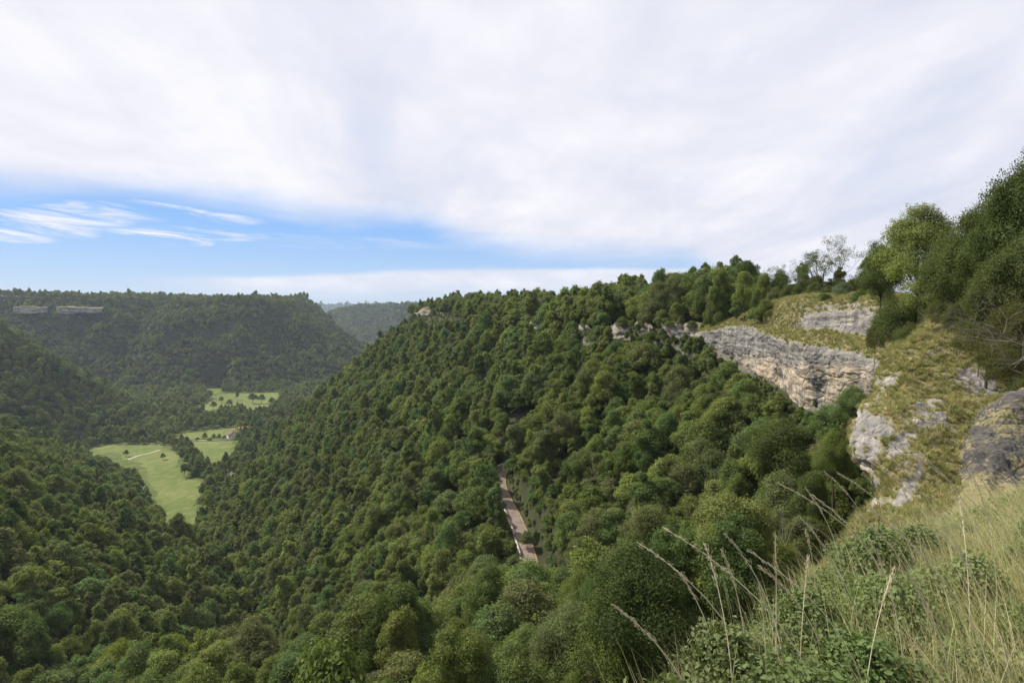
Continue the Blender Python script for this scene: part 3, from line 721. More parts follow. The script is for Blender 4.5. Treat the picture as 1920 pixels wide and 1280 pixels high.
    zone = (Y > 60) & (Y < 182) & (px > 1335) & (px < 1660) & (dA > 0)
    for f in (.8, .75, .7, .7):
        px2, py2 = proj(X, Y, Z + 12.3 * A[:, 3]); A[:, 3] = np.where(zone & (py2 < ln), np.maximum(A[:, 3] * f, .14), A[:, 3])
    px2, py2 = proj(X, Y, Z + 12.3 * A[:, 3]); ok &= ~(zone & (py2 < ln) & (A[:, 3] > .36))
    ok &= ~((Y < 240) & (px > 1410) & (dA < 4) & (Y > 70))
    ok &= ~((Y > 112) & (Y < 141) & (np.abs(X - interp(Y, [108, 126, 139, 150], [9, 6.3, 5.2, 4.3])) < 6.4) & ~sm)
    ok &= ~((Y > 6000) & (px < 545))
    for (a, b, Ya, Yb, pb_) in WALLS:
        for f in (.8, .75, .7, .65, .6):
            px2, py2 = proj(X, Y, Z + 12.3 * A[:, 3]); hw = 3.0 * A[:, 3] / np.maximum(Y, 1) * F
            Yw = interp(px2, [a, b], [Ya, Yb]); zone = (px2 > a - hw) & (px2 < b + hw) & (Y < Yw + 1) & (Y > Yw * .75) & (py2 < pb_)
            A[:, 3] = np.where(zone, np.maximum(A[:, 3] * f, .26), A[:, 3])
    pe, _ = proj(X + 4.6 * A[:, 3], Y, Z + 6); ok &= ~((Y < 88) & (pe > interp(Y, [45, 60, 88], [1560, 1600, 1625])) & (dA > 0) & (A[:, 3] > .36))
    # clumps of open ground, here and there a gap
    g = fbm(X, Y, s=1 / 14., o=2, seed=91); ok &= ~((g > .62))
    return A[ok]
WALLS = []
WALLS += [(1254, 1326, 194, 178, 636), (1162, 1206, 230, 212, 626), (1094, 1101, 262, 257, 645), (1000, 1008, 320, 314, 624), (790, 850, 613, 560, 604), (306, 360, 472, 472, 1014), (28, 90, 1420, 1445, 585), (106, 188, 1450, 1470, 585)]
A = site()
print('tree sites', len(A))
# what can be seen: drop trees hidden behind higher ground
def visible(A):
    n = len(A); vis = np.ones(n, bool)
    X, Y, Z, s = A.T; topz = Z + 13 * s
    for f in np.concatenate([np.linspace(.04, .9, 26), [.93, .96, .98]]):
        h = height(X * f, Y * f, False); lim = topz * f + 4
        vis &= ~(h > lim)
    return vis
A = A[visible(A)]
print('visible', len(A))
dist = np.sqrt((A[:, :3] ** 2).sum(1)); pxs, pys = proj(A[:, 0], A[:, 1], A[:, 2] + 8 * A[:, 3])
inframe = (pxs > -10) & (pxs < 1930) & (pys > 500) & (pys < 1330)
size = np.where(inframe, A[:, 3] / dist, 0)
order = np.argsort(-size)
N_SINGLE = 235
single = order[:N_SINGLE]; rest = np.setdiff1d(np.arange(len(A)), single)
print('single out to', dist[single].max(), 'in frame', inframe.sum())

# ---------------------------------------------------------------- single trees of the near forest
def place_tree(name, cm, tm, loc, rz, sc, label, cat, group=None, tint=0, bronze=0):
    r = bpy.data.objects.new(name, None); COL.objects.link(r); r.location = loc; r.rotation_euler = (float(rng.uniform(-.07, .07)), float(rng.uniform(-.07, .07)), rz); r.scale = sc
    r.empty_display_size = .2
    r['label'] = label; r['category'] = cat
    if group: r['group'] = group
    for nm, me in (('crown', cm), ('trunk', tm)):
        if me is None: continue
        c = bpy.data.objects.new(nm, me); COL.objects.link(c); c.parent = r
        if nm == 'crown': c['tint'] = float(tint); c['bronze'] = float(bronze)
    return r
LANDMARKS = [(985, 1010, 'beside the mountain road'), (900, 1180, 'on the nearest wooded rib'), (1290, 1070, 'around the pale dead shrub'), (1560, 900, 'beneath the spur rocks'),
             (1480, 780, 'at the main cliff foot'), (1300, 720, 'under the rim cliffs'), (1120, 850, 'upslope of the road'), (700, 950, 'between road and meadow'),
             (400, 1180, 'in the valley bottom'), (120, 1150, 'on the shaded far slope'), (1250, 900, 'below the long cliff'), (1450, 1150, 'below the bramble bank'),
             (650, 1200, 'in the dark gully'), (800, 1050, 'downhill of the parapet'), (1000, 560, 'on the plateau rim'), (1300, 560, 'on the cliff edge')]
ORD = ['first', 'second', 'third', 'fourth', 'fifth', 'sixth', 'seventh', 'eighth', 'ninth', 'tenth', 'eleventh', 'twelfth']
lm = [min(range(len(LANDMARKS)), key=lambda k: (pxs[i] - LANDMARKS[k][0]) ** 2 + 1.5 * (pys[i] - LANDMARKS[k][1]) ** 2) for i in single]
label_of = {}
ROWN = ['lowest', 'second lowest', 'third lowest', 'fourth lowest', 'fifth lowest', 'sixth lowest', 'seventh lowest', 'eighth lowest', 'ninth lowest', 'topmost']
SHAPES = ['round', 'broad bushy', 'tall domed', 'wide lumpy', 'upright']
for k in range(len(LANDMARKS)):
    ids = sorted([i for i, l in zip(single, lm) if l == k], key=lambda i: -pys[i])
    for r0 in range(0, len(ids), 7):
        row = sorted(ids[r0:r0 + 7], key=lambda i: pxs[i])
        for c, i in enumerate(row):
            label_of[i] = (ORD[c], ROWN[min(r0 // 7, 9)], LANDMARKS[k][2])
rg = np.random.default_rng(12)
YELLOW = {}
for tx, ty, tl in ((170, 1115, 'bright yellow green tree low on the shaded far slope'), (1195, 1195, 'yellow leaved tree beside the pale dead shrub'), (330, 1265, 'pale yellow green tree at the bottom of the narrow valley')):
    YELLOW[min(single, key=lambda i: (pxs[i] - tx) ** 2 + (pys[i] - ty) ** 2)] = tl
for i in single:
    v = int(rg.integers(0, 5)); s = A[i, 3] * .98
    c, rw, lmk = label_of[i]
    w = 'small' if A[i, 3] < .8 else 'large' if A[i, 3] > 1.02 else 'green'
    tint = 0.0
    tint = .5 if i in YELLOW else 0.0
    lab = YELLOW[i] if i in YELLOW else f'{SHAPES[v]} tree {lmk}, {c} from west, {rw} row'
    place_tree('broadleaf_tree', *(NEAR[v] if dist[i] > 82 else NEARF[v % 3]), (A[i, 0], A[i, 1], A[i, 2] - .6), rg.uniform(0, 6.28), (s * rg.uniform(.85, 1.2), s * rg.uniform(.85, 1.2), s * rg.uniform(.85, 1.2)), lab, 'tree', 'broadleaf trees of the near forest', tint, float(max(0, rg.normal(-.1, .25))))

# ---------------------------------------------------------------- the rest of the forest: one object
def forest(name, pts, lods, **props):
    """pts: x,y,z,scale,rot,variant; lods: list of (V,Q) prototype crowns kept in the object's own mesh"""
    Vs = [pts[:, :3]]; Qs = []; proto = [np.full(len(pts), -1)]; off = len(pts)
    for k, (V, Q) in enumerate(lods):
        Vs.append(V); Qs.append(Q + off); off += len(V); proto.append(np.full(len(V), k))
    me = mesh(name, np.concatenate(Vs), np.concatenate(Qs), mats=[M_LEAF])
    n0 = len(me.vertices); nt = n0 - len(pts)
    for nm, ty, arr in (('proto', 'INT', np.concatenate(proto).astype(np.int32)), ('variant', 'INT', np.concatenate([pts[:, 5], np.zeros(nt)]).astype(np.int32)),
                        ('tscale', 'FLOAT', np.concatenate([pts[:, 3], np.ones(nt)]).astype(np.float32)), ('trot', 'FLOAT', np.concatenate([pts[:, 4], np.zeros(nt)]).astype(np.float32))):
        at = me.attributes.new(nm, ty, 'POINT'); at.data.foreach_set('value', arr)
    o = obj(name, me, **props)
    ng = bpy.data.node_groups.new(name, 'GeometryNodeTree'); ng.interface.new_socket('Geometry', in_out='INPUT', socket_type='NodeSocketGeometry'); ng.interface.new_socket('Geometry', in_out='OUTPUT', socket_type='NodeSocketGeometry')
    N = ng.nodes; Lk = ng.links; gi = N.new('NodeGroupInput'); go = N.new('NodeGroupOutput'); jn = N.new('GeometryNodeJoinGeometry')
    def attr(nm, ty):
        a = N.new('GeometryNodeInputNamedAttribute'); a.data_type = ty; a.inputs[0].default_value = nm; return a.outputs[0]
    def eq(s, v):
        c = N.new('FunctionNodeCompare'); c.data_type = 'INT'; c.operation = 'EQUAL'; Lk.new(s, c.inputs[2]); c.inputs[3].default_value = v; return c.outputs[0]
    pr = attr('proto', 'INT'); va = attr('variant', 'INT'); sc = attr('tscale', 'FLOAT'); ro = attr('trot', 'FLOAT')
    sp = N.new('GeometryNodeSeparateGeometry'); Lk.new(gi.outputs[0], sp.inputs[0]); Lk.new(eq(pr, -1), sp.inputs[1])
    cx = N.new('ShaderNodeCombineXYZ'); Lk.new(ro, cx.inputs[2])
    def rnd(a, b, sd_):
        r_ = N.new('FunctionNodeRandomValue'); r_.data_type = 'FLOAT'; r_.inputs[2].default_value = a; r_.inputs[3].default_value = b; r_.inputs['Seed'].default_value = sd_; return r_.outputs[1]
    Lk.new(rnd(-.2, .2, 1), cx.inputs[0]); Lk.new(rnd(-.2, .2, 2), cx.inputs[1])
    sx = N.new('ShaderNodeCombineXYZ')
    for a_, lo_, hi_, q_ in ((0, .8, 1.2, 3), (1, .8, 1.2, 4), (2, .78, 1.3, 5)):
        mm = N.new('ShaderNodeMath'); mm.operation = 'MULTIPLY'; Lk.new(sc, mm.inputs[0]); Lk.new(rnd(lo_, hi_, q_), mm.inputs[1]); Lk.new(mm.outputs[0], sx.inputs[a_])
    sc = sx.outputs[0]; e2 = N.new('FunctionNodeEulerToRotation'); Lk.new(cx.outputs[0], e2.inputs[0])
    for k in range(len(lods)):
        s2 = N.new('GeometryNodeSeparateGeometry'); Lk.new(gi.outputs[0], s2.inputs[0]); Lk.new(eq(pr, k), s2.inputs[1])
        ip = N.new('GeometryNodeInstanceOnPoints'); Lk.new(sp.outputs[0], ip.inputs['Points']); Lk.new(eq(va, k), ip.inputs['Selection']); Lk.new(s2.outputs[0], ip.inputs['Instance'])
        Lk.new(e2.outputs[0], ip.inputs['Rotation']); Lk.new(sc, ip.inputs['Scale']); Lk.new(ip.outputs[0], jn.inputs[0])
    Lk.new(jn.outputs[0], go.inputs[0])
    md = o.modifiers.new('plants', 'NODES'); md.node_group = ng
    return o
lods = []; LODN = []
for (n, leaf, cnt) in ((11000, .38, 5), (4200, .58, 5), (1500, .95, 5), (420, 1.8, 4)):
    LODN.append((len(lods), cnt))
    for s in range(cnt):
        V, Q, lc = crown_arrays(300 + len(lods), [4.0, 4.7, 3.3, 4.3, 3.0][s], [10.0, 9.0, 11.4, 8.4, 10.4][s], [7.4, 6.8, 8.0, 6.6, 7.6][s], [26, 32, 20, 28, 18][s], n, leaf)
        lods.append((V, Q))
B = A[rest]; dB = dist[rest]
lod = np.digitize(dB, [260, 560, 1200])
var = np.array([LODN[l][0] + rg.integers(0, LODN[l][1]) for l in lod])
pts = np.column_stack([B[:, 0], B[:, 1], B[:, 2] - .6, B[:, 3], rg.uniform(0, 6.28, len(B)), var])
forest('distant_forest', pts, lods, kind='stuff', label='dense mixed forest covering the valley sides and far plateaus', category='forest')
# ---------------------------------------------------------------- finer prototypes for what stands close by
FINE = []
for s in range(3):
    R = [4.8, 5.2, 4.5][s]; H = [9.6, 8.8, 10.2][s]; zc = [7.4, 7.0, 7.9][s]
    V, Q, lc = crown_arrays(500 + s, R, H, zc, [34, 42, 30][s], 62000, 0.17)
    cm = mesh('crown', V, Q, mats=[M_LEAFD if s != 0 else M_LEAF])
    FINE.append((cm, trunk_mb(lc, zc, .2, np.random.default_rng(50 + s), 14).mesh('trunk', [M_BARK], True)))
V, Q, lc = crown_arrays(520, 4.8, 8.0, 5.0, 40, 30000, 0.2)
PALEB = (mesh('crown', V, Q, mats=[M_PALE]), trunk_mb(lc, 5.0, .15, np.random.default_rng(3), 8).mesh('trunk', [M_BARK], True))
V, Q, lc = crown_arrays(521, 4.8, 8.6, 4.4, 40, 34000, 0.2)
BUSHP = (mesh('crown', V, Q, mats=[M_LEAF]), trunk_mb(lc, 5.0, .15, np.random.default_rng(4), 8).mesh('trunk', [M_BARK], True))
V, Q, lc = crown_arrays(523, 4.8, 8.6, 4.2, 44, 42000, 0.17)
BUSHD = (mesh('crown', V, Q, mats=[M_LEAFD]), trunk_mb(lc, 5.0, .15, np.random.default_rng(6), 10).mesh('trunk', [M_TWIG], True))
def hand(name, px, pyt, pyb, Y, wpx, proto, label, cat='tree', group=None, tint=0, bronze=0, rz=None):
    b = P(px, pyb, Y); t = P(px, pyt, Y); h = t[2] - b[2]; R = wpx / 2 / F * Y
    zmax = max(v.co.z for v in list(proto[0].vertices)[::97]) + .2
    return place_tree(name, proto[0], proto[1], b, rng.uniform(0, 6.28) if rz is None else rz, (R / 5.7, R / 5.7, h / zmax), label, cat, group, tint, bronze)
GR = 'trees crowding the head of the spur'
for a in [
    ('broadleaf_tree', 1715, 380, 612, 72, 170, 0, 'full green tree with domed top above the dark gully behind the spur', 0, 0),
    ('broadleaf_tree', 1650, 455, 610, 80, 90, 2, 'dense green tree beside the grassy cliff top, below the domed tree', 0, 0),
    ('broadleaf_tree', 1788, 418, 640, 62, 130, 1, 'olive tree between the domed tree and the tallest tree', 0, .2),
    ('broadleaf_tree', 1845, 372, 640, 54, 160, 2, 'olive green tree under the arm of bare twigs', 0, .3),
    ('broadleaf_tree', 1915, 262, 640, 46, 190, 1, 'tallest dark tree rising above the spur head', 0, .35),
    ('broadleaf_tree', 1915, 425, 700, 41, 190, 1, 'brown tinged tree at the foot of the tallest tree', 0, .7),
    ('broadleaf_tree', 1850, 500, 690, 50, 120, 2, 'bronze green small tree behind the grassy spur crest', 0, .55),
    ('broadleaf_tree', 1745, 500, 640, 67, 130, 0, 'dark green bushy tree just behind the spur crest', 0, 0),
    ('broadleaf_tree', 1672, 545, 690, 73, 95, 1, 'very dark tree filling the gully between cliff and spur', 0, 0),
    ('broadleaf_tree', 1700, 600, 700, 66, 70, 1, 'low dark tree deep in the gully at the spur edge', 0, 0),
    ('broadleaf_tree', 1600, 722, 835, 90, 90, 0, 'lone bright green tree at the foot of the main cliff next to the spur', 0, 0),
    ('broadleaf_tree', 1562, 805, 940, 76, 90, 0, 'dark green tree tucked under the rocky nose of the spur', 0, 0),
    ('broadleaf_tree', 1455, 775, 930, 95, 150, 1, 'broad bronze green tree in front of the main cliff', 0, .35),
    ('broadleaf_tree', 1520, 880, 1040, 72, 95, 2, 'shadowed tree beside the spur flank', 0, .15),
    ('broadleaf_tree', 1510, 960, 1120, 60, 130, 1, 'dark tree low beside the foot of the spur', 0, 0),
]:
    nm, px, pt, pb, Y, w, v, lab, ti, br = a
    hand(nm, px, pt, pb, Y, w, FINE[v], lab, 'shrub' if 'shrub' in nm else 'tree', GR if nm == 'broadleaf_tree' else 'thorn shrubs on the spur', ti, br * .55)
for px, pt, pb, Y, w, br, lab in [(1905, 560, 700, 35, 150, .8, 'bronze leaved thorn shrub hanging over the top of the spur'), (1835, 590, 680, 45, 110, .7, 'rusty brown shrub on the spur beside the pale rock'), (1890, 650, 745, 32, 110, .9, 'brown shrub just above the shaded outcrop'),
                               (1800, 560, 640, 52, 80, .4, 'olive shrub at the very top of the spur crest'), (1860, 560, 650, 42, 100, .6, 'dark bronze shrub under the brown tinged tree'), (1935, 690, 790, 27, 110, .6, 'low brown shrub resting on the shaded outcrop'),
                               (1850, 650, 700, 41, 60, .5, 'small russet shrub at the lower edge of the thorn thicket'), (1640, 600, 668, 86, 46, .3, 'small dark bush against the end of the main cliff'), (1760, 560, 610, 60, 50, .2, 'small green bush at the tip of the spur crest')]:
    hand('thorn_shrub', px, pt, pb, Y, w, BUSHD, lab, 'shrub', 'thorn shrubs on the spur', 0, br)
GC = 'trees along the top of the main cliff'
for a in [
    (1352, 490, 615, 170, 78, 4, 'dark round topped tree standing highest above the main cliff edge', .1), (1395, 506, 612, 162, 62, 0, 'tall dark tree next to the round topped cliff tree', 0),
    (1318, 508, 618, 182, 60, 1, 'broad tree above the pale rim cliff', .1), (1278, 520, 618, 195, 66, 2, 'broad olive tree above the western end of the rim cliff', .2),
    (1432, 510, 600, 150, 56, 3, 'mid green tree where cliff top turf begins', 0), (1468, 502, 585, 150, 50, 1, 'slender green tree behind the turf slope', .1),
    (1500, 492, 572, 150, 48, 2, 'dark tree behind the turf below the open branched tree', 0), (1530, 515, 566, 140, 60, 3, 'low dark tree under the open branched tree', 0),
    (1572, 500, 563, 128, 50, 4, 'narrow green tree between the two open branched trees', 0), (1625, 478, 562, 112, 60, 0, 'green tree at the edge of the cliff top meadow', 0),
    (1600, 520, 562, 118, 50, 1, 'low green tree behind the pale shrub', 0), (1490, 530, 570, 146, 52, 2, 'low dark bushy tree closing the skyline gap behind the turf', 0), (1553, 522, 564, 132, 54, 4, 'low dark tree directly behind the pale shrub', 0), (1455, 520, 585, 152, 46, 0, 'middle sized tree at the lower turf corner', 0), (1378, 560, 618, 154, 44, 2, 'dark bush spilling over the cliff edge', 0), (1330, 560, 640, 172, 40, 0, 'dark ivy covered tree in the cleft of the cliff', 0),
]:
    px, pt, pb, Y, w, v, lab, br = a
    hand('broadleaf_tree', px, pt, pb, Y, w, NEAR[v], lab, 'tree', GC, 0, br)
for k_, (px, pt, pb, Y, w) in enumerate([(1452, 535, 590, 146, 44), (1478, 530, 580, 142, 44), (1502, 522, 574, 138, 46), (1528, 526, 568, 134, 44), (1552, 534, 565, 128, 42), (1604, 528, 564, 124, 44), (1630, 510, 566, 108, 50), (1655, 500, 580, 100, 56), (1424, 538, 600, 150, 44), (1345, 545, 618, 170, 46)]):
    hand('hedge_bush', px, pt, pb, Y, w, BUSHD if k_ % 3 else BUSHP, f'dense green bush in the thicket behind the cliff top turf, {ORD[k_]} in the row', 'bush', 'thicket behind the cliff top turf', 0, .1 * (k_ % 3))
WT = [(1258, 610, 187), (1275, 611, 184), (1297, 613, 179), (1316, 615, 176), (1168, 612, 220), (1186, 611, 217), (1204, 610, 210), (1094, 613, 255), (1008, 604, 308), (793, 586, 594), (812, 588, 580), (835, 593, 560), (850, 596, 549)]
for k_, (px, pt, Y) in enumerate(WT):
    far_ = Y > 400; hh = (16 if not far_ else 9) * (.6, 1.25, .85)[k_ % 3]
    hand('ledge_bush', px, pt - hh, pt + (5 if not far_ else 4), Y, (24 if not far_ else 13) * (1.5, .8, 1.1, .6)[k_ % 4], BUSHP, f'small bush hanging over the rim cliffs, {(ORD + ["thirteenth"])[k_]} of the row', 'bush', 'bushes hanging over the rim cliffs', 0, .1 * (k_ % 3))
hand('pale_shrub', 1580, 524, 562, 116, 42, PALEB, 'silvery green shrub on the turf above the main cliff', 'shrub')
for px, pt, pb, Y, w, lab in [(1440, 558, 600, 138, 52, 'rounded green bush on the turf slope above the cliff'), (1415, 575, 606, 142, 34, 'small green bush at the lip of the main cliff'), (1610, 545, 570, 108, 40, 'low bush at the end of the turf by the big trees'),
                              (1545, 548, 562, 116, 30, 'tiny bush on the cliff top turf under the skyline')]:
    hand('green_bush', px, pt, pb, Y, w, BUSHP, lab, 'bush', 'bushes on the cliff top turf')
# trees and bushes out on the meadows
GM = 'trees standing on the valley meadows'
def mt(px, pt, pb, w, lab, tint=0, cat='tree', nm='meadow_tree', g=GM, v=1):
    Y = on_floor(px, pb)[1]; hand(nm, px, pt, pb, Y, w, NEAR[v] if cat == 'tree' else BUSHP, lab, cat, g, tint)
mt(333, 745, 773, 27, 'big round lone tree on the upper meadow edge'); mt(381, 755, 773, 15, 'small lone tree in the middle of the upper meadow', v=2)
mt(474, 736, 757, 24, 'wide dark tree of the pair on the upper meadow', v=3); mt(490, 738, 757, 20, 'narrower tree of the pair on the upper meadow', v=0)
mt(537, 728, 752, 15, 'lone dark tree at the east end of the upper meadow', v=4); mt(453, 787, 812, 20, 'yellow green tree behind the farmhouse', .55, v=1)
mt(336, 958, 992, 15, 'thin lone tree low on the long meadow', v=4); mt(445, 735, 750, 12, 'small tree by the hedge on the upper meadow', v=2)
for px, pt, pb, w, ti, lab in [(384, 809, 824, 13, .45, 'bright yellow green garden shrub west of the farmhouse'), (401, 812, 823, 10, 0, 'dark garden shrub beside the bright one'), (411, 812, 823, 10, .1, 'rounded garden shrub near the farmhouse'),
                               (421, 815, 824, 9, 0, 'small garden shrub closest to the farmhouse'), (370, 819, 826, 12, 0, 'low hedge shrub at the garden corner'), (393, 820, 826, 12, .05, 'low hedge shrub along the garden wall')]:
    mt(px, pt, pb, w, lab, ti, 'shrub', 'garden_shrub', 'shrubs of the farm garden')

for px, pt, pb, w, lab in [(352, 850, 874, 20, 'low tree at the north end of the hedge clump between the fields'), (372, 858, 892, 30, 'broad tree in the hedge clump between the fields'), (345, 868, 894, 22, 'rounded tree on the field side of the hedge clump'),
                           (392, 872, 900, 26, 'dark tree at the east side of the hedge clump'), (306, 848, 862, 12, 'small tree at the end of the pale farm track'), (236, 842, 856, 12, 'small tree in the top corner of the long meadow'),
                           (415, 742, 756, 14, 'bushy tree by the west part of the upper meadow'), (430, 748, 764, 18, 'low bushy tree in the hedge across the upper meadow'), (400, 752, 768, 18, 'hedge tree along the lower side of the upper meadow'),
                           (510, 744, 762, 18, 'hedge tree at the lower east edge of the upper meadow'), (442, 835, 852, 14, 'tree at the farm field corner below the farmhouse'), (424, 850, 870, 18, 'tree closing the lower end of the farm field')]:
    mt(px, pt, pb, w, lab, g='hedge trees around the valley fields', v=int(px) % 5)

# ---------------------------------------------------------------- open branched and dead trees
def branch(seed, H, r0, levels=5, spread=.55, droop=0.0, up=.25, nkid=(2, 4), trunk=.28):
    rg = np.random.default_rng(seed); b = MB(); tips = []
    st = [(np.zeros(3), np.array((0, 0, 1.)), H * trunk, r0, 0)]
    while st:
        p, d, L, r, lv = st.pop()
        pts = [p]; dd = d.copy()
        for k in range(4):
            dd = dd + rg.normal(size=3) * .11 + np.array((0, 0, up * .12 - droop * .1 * lv)); dd /= np.linalg.norm(dd); pts.append(pts[-1] + dd * L / 4)
        b.tube(pts, np.linspace(r, r * .62, 5), 6 if lv < 2 else 3)
        if lv >= levels: tips.append(pts[-1]); continue
        for k in range(rg.integers(*nkid) + (1 if lv == 0 else 0)):
            q = pts[rg.integers(2, 5)] if k else pts[-1]
            nd = dd + rg.normal(size=3) * spread + np.array((0, 0, up * .5)); nd /= np.linalg.norm(nd)
            st.append((q, nd, L * rg.uniform(.62, .92) if lv else L * .8, r * rg.uniform(.5, .66), lv + 1))
    return b, np.array(tips)
def open_tree(name, px, pyb, Y, H, seed, label, leafn, leaf_mat, wood, cat='tree', group=None, lean=(0, 0), rk=.016, **kw):
    b, tips = branch(seed, H, H * rk, **kw)
    allv = np.concatenate(b.V); k = H / allv[:, 2].max(); b.V = [v * k for v in b.V]; tips = tips * k
    r = bpy.data.objects.new(name, None); COL.objects.link(r); r.location = P(px, pyb, Y); r.rotation_euler = (lean[0], lean[1], 0); r['label'] = label; r['category'] = cat
    if group: r['group'] = group
    obj('branches', b.mesh('branches', [wood], True), r)
    if leafn:
        rg = np.random.default_rng(seed + 9); C = tips[rg.integers(0, len(tips), leafn)] + rg.normal(size=(leafn, 3)) * H * .02; N = rg.normal(size=(leafn, 3)); N /= np.linalg.norm(N, axis=1)[:, None]
        V, Q = leaf_quads(C, N, .2 * rg.uniform(.6, 1.3, leafn), rg=rg); c = obj('foliage', mesh('foliage', V, Q, mats=[leaf_mat]), r); c['tint'] = 0.0; c['bronze'] = 0.0
    return r
GO = 'open branched trees on the skyline'
open_tree('sparse_tree', 1541, 566, 130, 14.2, 5, 'open branched thin leaved tree against the sky above the cliff turf', 6000, M_LEAFD, M_BARK, group=GO, levels=6)
open_tree('sparse_tree', 1612, 566, 118, 12.6, 8, 'thin leaved tree with gaps of sky beside the big green trees', 6500, M_LEAFD, M_BARK, group=GO, levels=6)
open_tree('sparse_tree', 1518, 568, 140, 12.0, 14, 'smaller open tree just west of the thin leaved skyline tree', 3600, M_LEAFD, M_BARK, group=GO, levels=6)
open_tree('sparse_tree', 1468, 575, 150, 11.0, 24, 'light airy tree at the low end of the cliff top turf', 3600, M_LEAF, M_BARK, group=GO, levels=6)
open_tree('sparse_tree', 1158, 600, 240, 15.0, 31, 'grey bare crowned tree on the rim of the plateau', 1000, M_LEAFD, M_TWIG, group=GO, levels=6)
open_tree('sparse_tree', 1215, 600, 225, 13.0, 33, 'pale twiggy tree on the rim next to the olive trees', 900, M_LEAFD, M_TWIG, group=GO, levels=6)
GD = 'dead wood on the near slope'
open_tree('dead_shrub', 1300, 1150, 62, 8.5, 41, 'pale dead shrub with leaning bare stems among the green trees', 0, None, M_TWIG, 'shrub', GD, lean=(0, -.35), levels=5, spread=.3, trunk=.3)
open_tree('dead_shrub', 1330, 1165, 60, 7.0, 43, 'second pale dead shrub with crossing stems just uphill of the first', 0, None, M_TWIG, 'shrub', GD, lean=(0, -.45), levels=5, spread=.35, trunk=.3)
open_tree('dead_shrub', 1512, 1080, 58, 8.0, 47, 'thin grey leaning stems in shade beside the spur foot', 0, None, M_TWIG, 'shrub', GD, lean=(0, -.4), levels=4, spread=.3, trunk=.45)
open_tree('dead_shrub', 1120, 1230, 70, 6.0, 51, 'brownish twiggy shrub on the wooded rib', 0, None, M_TWIG, 'shrub', GD, levels=5, spread=.5)
open_tree('dead_shrub', 1060, 1080, 98, 7.0, 53, 'straw coloured bare bush at the near end of the road', 0, None, M_TWIG, 'shrub', GD, levels=5, spread=.5)
open_tree('dead_shrub', 1072, 730, 205, 13.0, 55, 'dead pale trunk standing on the slope under the rim', 0, None, M_TWIG, 'tree', GD, levels=3, spread=.3, trunk=.4)
open_tree('dead_branch', 1885, 440, 49, 4.2, 57, 'bare twiggy limb reaching out below the tallest tree', 0, None, M_BARK, 'branch', rk=.009, lean=(0, -.9), levels=5, spread=.35, trunk=.35)
open_tree('dead_branch', 1925, 650, 31, 5.5, 59, 'grey reddish bare thorn branch hanging over the shaded outcrop', 0, None, M_TWIG, 'branch', rk=.008, lean=(0, -1.1), levels=5, spread=.4)
open_tree('dead_branch', 1915, 700, 28, 4.5, 61, 'brown tangled thorn twigs above the shaded outcrop', 0, None, M_TWIG, 'branch', rk=.008, lean=(.2, -1.2), levels=5, spread=.5)

# ---------------------------------------------------------------- the farm
M_PLASTER = simple('limewash', (0.62, 0.58, 0.50), sc=.5, var=.1); M_TILE = simple('brown_tile', (0.17, 0.115, 0.085), sc=.8, var=.3); M_RTILE = simple('red_tile', (0.36, 0.17, 0.11), sc=.8, var=.25)
M_DARK = simple('dark_glass', (0.03, 0.03, 0.035)); M_WOOD = simple('door_wood', (0.16, 0.09, 0.05))
def house(name, px, py, L, Wd, hw, hr, az, roofm, label, nwin):
    x, y = on_floor(px, py); r = bpy.data.objects.new(name, None); COL.objects.link(r); r.location = (x, y, FLOOR + .4); r.rotation_euler = (0, 0, math.radians(-az)); r['label'] = label; r['category'] = 'house'; r['group'] = 'farm buildings in the valley'
    # ridge along local y
    w, l = Wd / 2, L / 2
    b = MB(); b.add([(-w, -l, -1), (w, -l, -1), (w, l, -1), (-w, l, -1), (-w, -l, hw), (w, -l, hw), (w, l, hw), (-w, l, hw), (0, -l, hw + hr), (0, l, hw + hr)],
                    [(0, 1, 5, 4), (1, 2, 6, 5), (2, 3, 7, 6), (3, 0, 4, 7)], [(4, 5, 8), (6, 7, 9)])
    obj('wall', b.mesh('wall', [M_PLASTER]), r)
    b = MB(); o = .6; t = .3; k = hr / w
    for sx in (-1, 1):
        e = (sx * (w + o), hw - o * k); V = [(e[0], -l - o, e[1] + .05), (0, -l - o, hw + hr + .05), (0, l + o, hw + hr + .05), (e[0], l + o, e[1] + .05)]
        V += [(a, c, d + t) for a, c, d in V]; b.add(V, [(0, 3, 2, 1), (4, 5, 6, 7), (0, 1, 5, 4), (2, 3, 7, 6), (1, 2, 6, 5), (3, 0, 4, 7)])
    rf = obj('roof', b.mesh('roof', [roofm]), r)
    b = MB(); b.box((.9, l * .5, hw + hr + .6), (.9, .9, 2.0)); obj('chimney', b.mesh('chimney', [M_PLASTER]), rf)
    for i in range(nwin):
        for side in ((-w - .03), (w + .03)):
            b = MB(); b.box((side, -l + L * (i + .5) / nwin, hw * .55), (.1, 1.1, 1.5)); obj('window', b.mesh('window', [M_DARK]), r)
    for sx in (-.45, .45):
        b = MB(); b.box((sx * w, -l - .03, hw * .75), (1.1, .1, 1.4)); obj('window', b.mesh('window', [M_DARK]), r)
    b = MB(); b.box((0, -l - .04, 1.0), (1.4, .12, 2.3)); obj('door', b.mesh('door', [M_WOOD]), r)
house('farmhouse', 438, 821, 21, 14, 5.4, 5.4, -38, M_TILE, 'white gabled farmhouse with brown tiled roof beside the meadow', 3)
house('farmhouse', 466, 812, 30, 12, 6.5, 4.8, 42, M_RTILE, 'long farm building with red tiled roof half hidden by trees', 4)
b = MB(); p0 = np.array(on_floor(362, 827)); p1 = np.array(on_floor(436, 825)); md_ = (p0 + p1) / 2; b.box((md_[0], md_[1], FLOOR + .9), (np.linalg.norm(p1 - p0) * .95, .5, 1.2), math.atan2(*(p1 - p0)[::-1]))
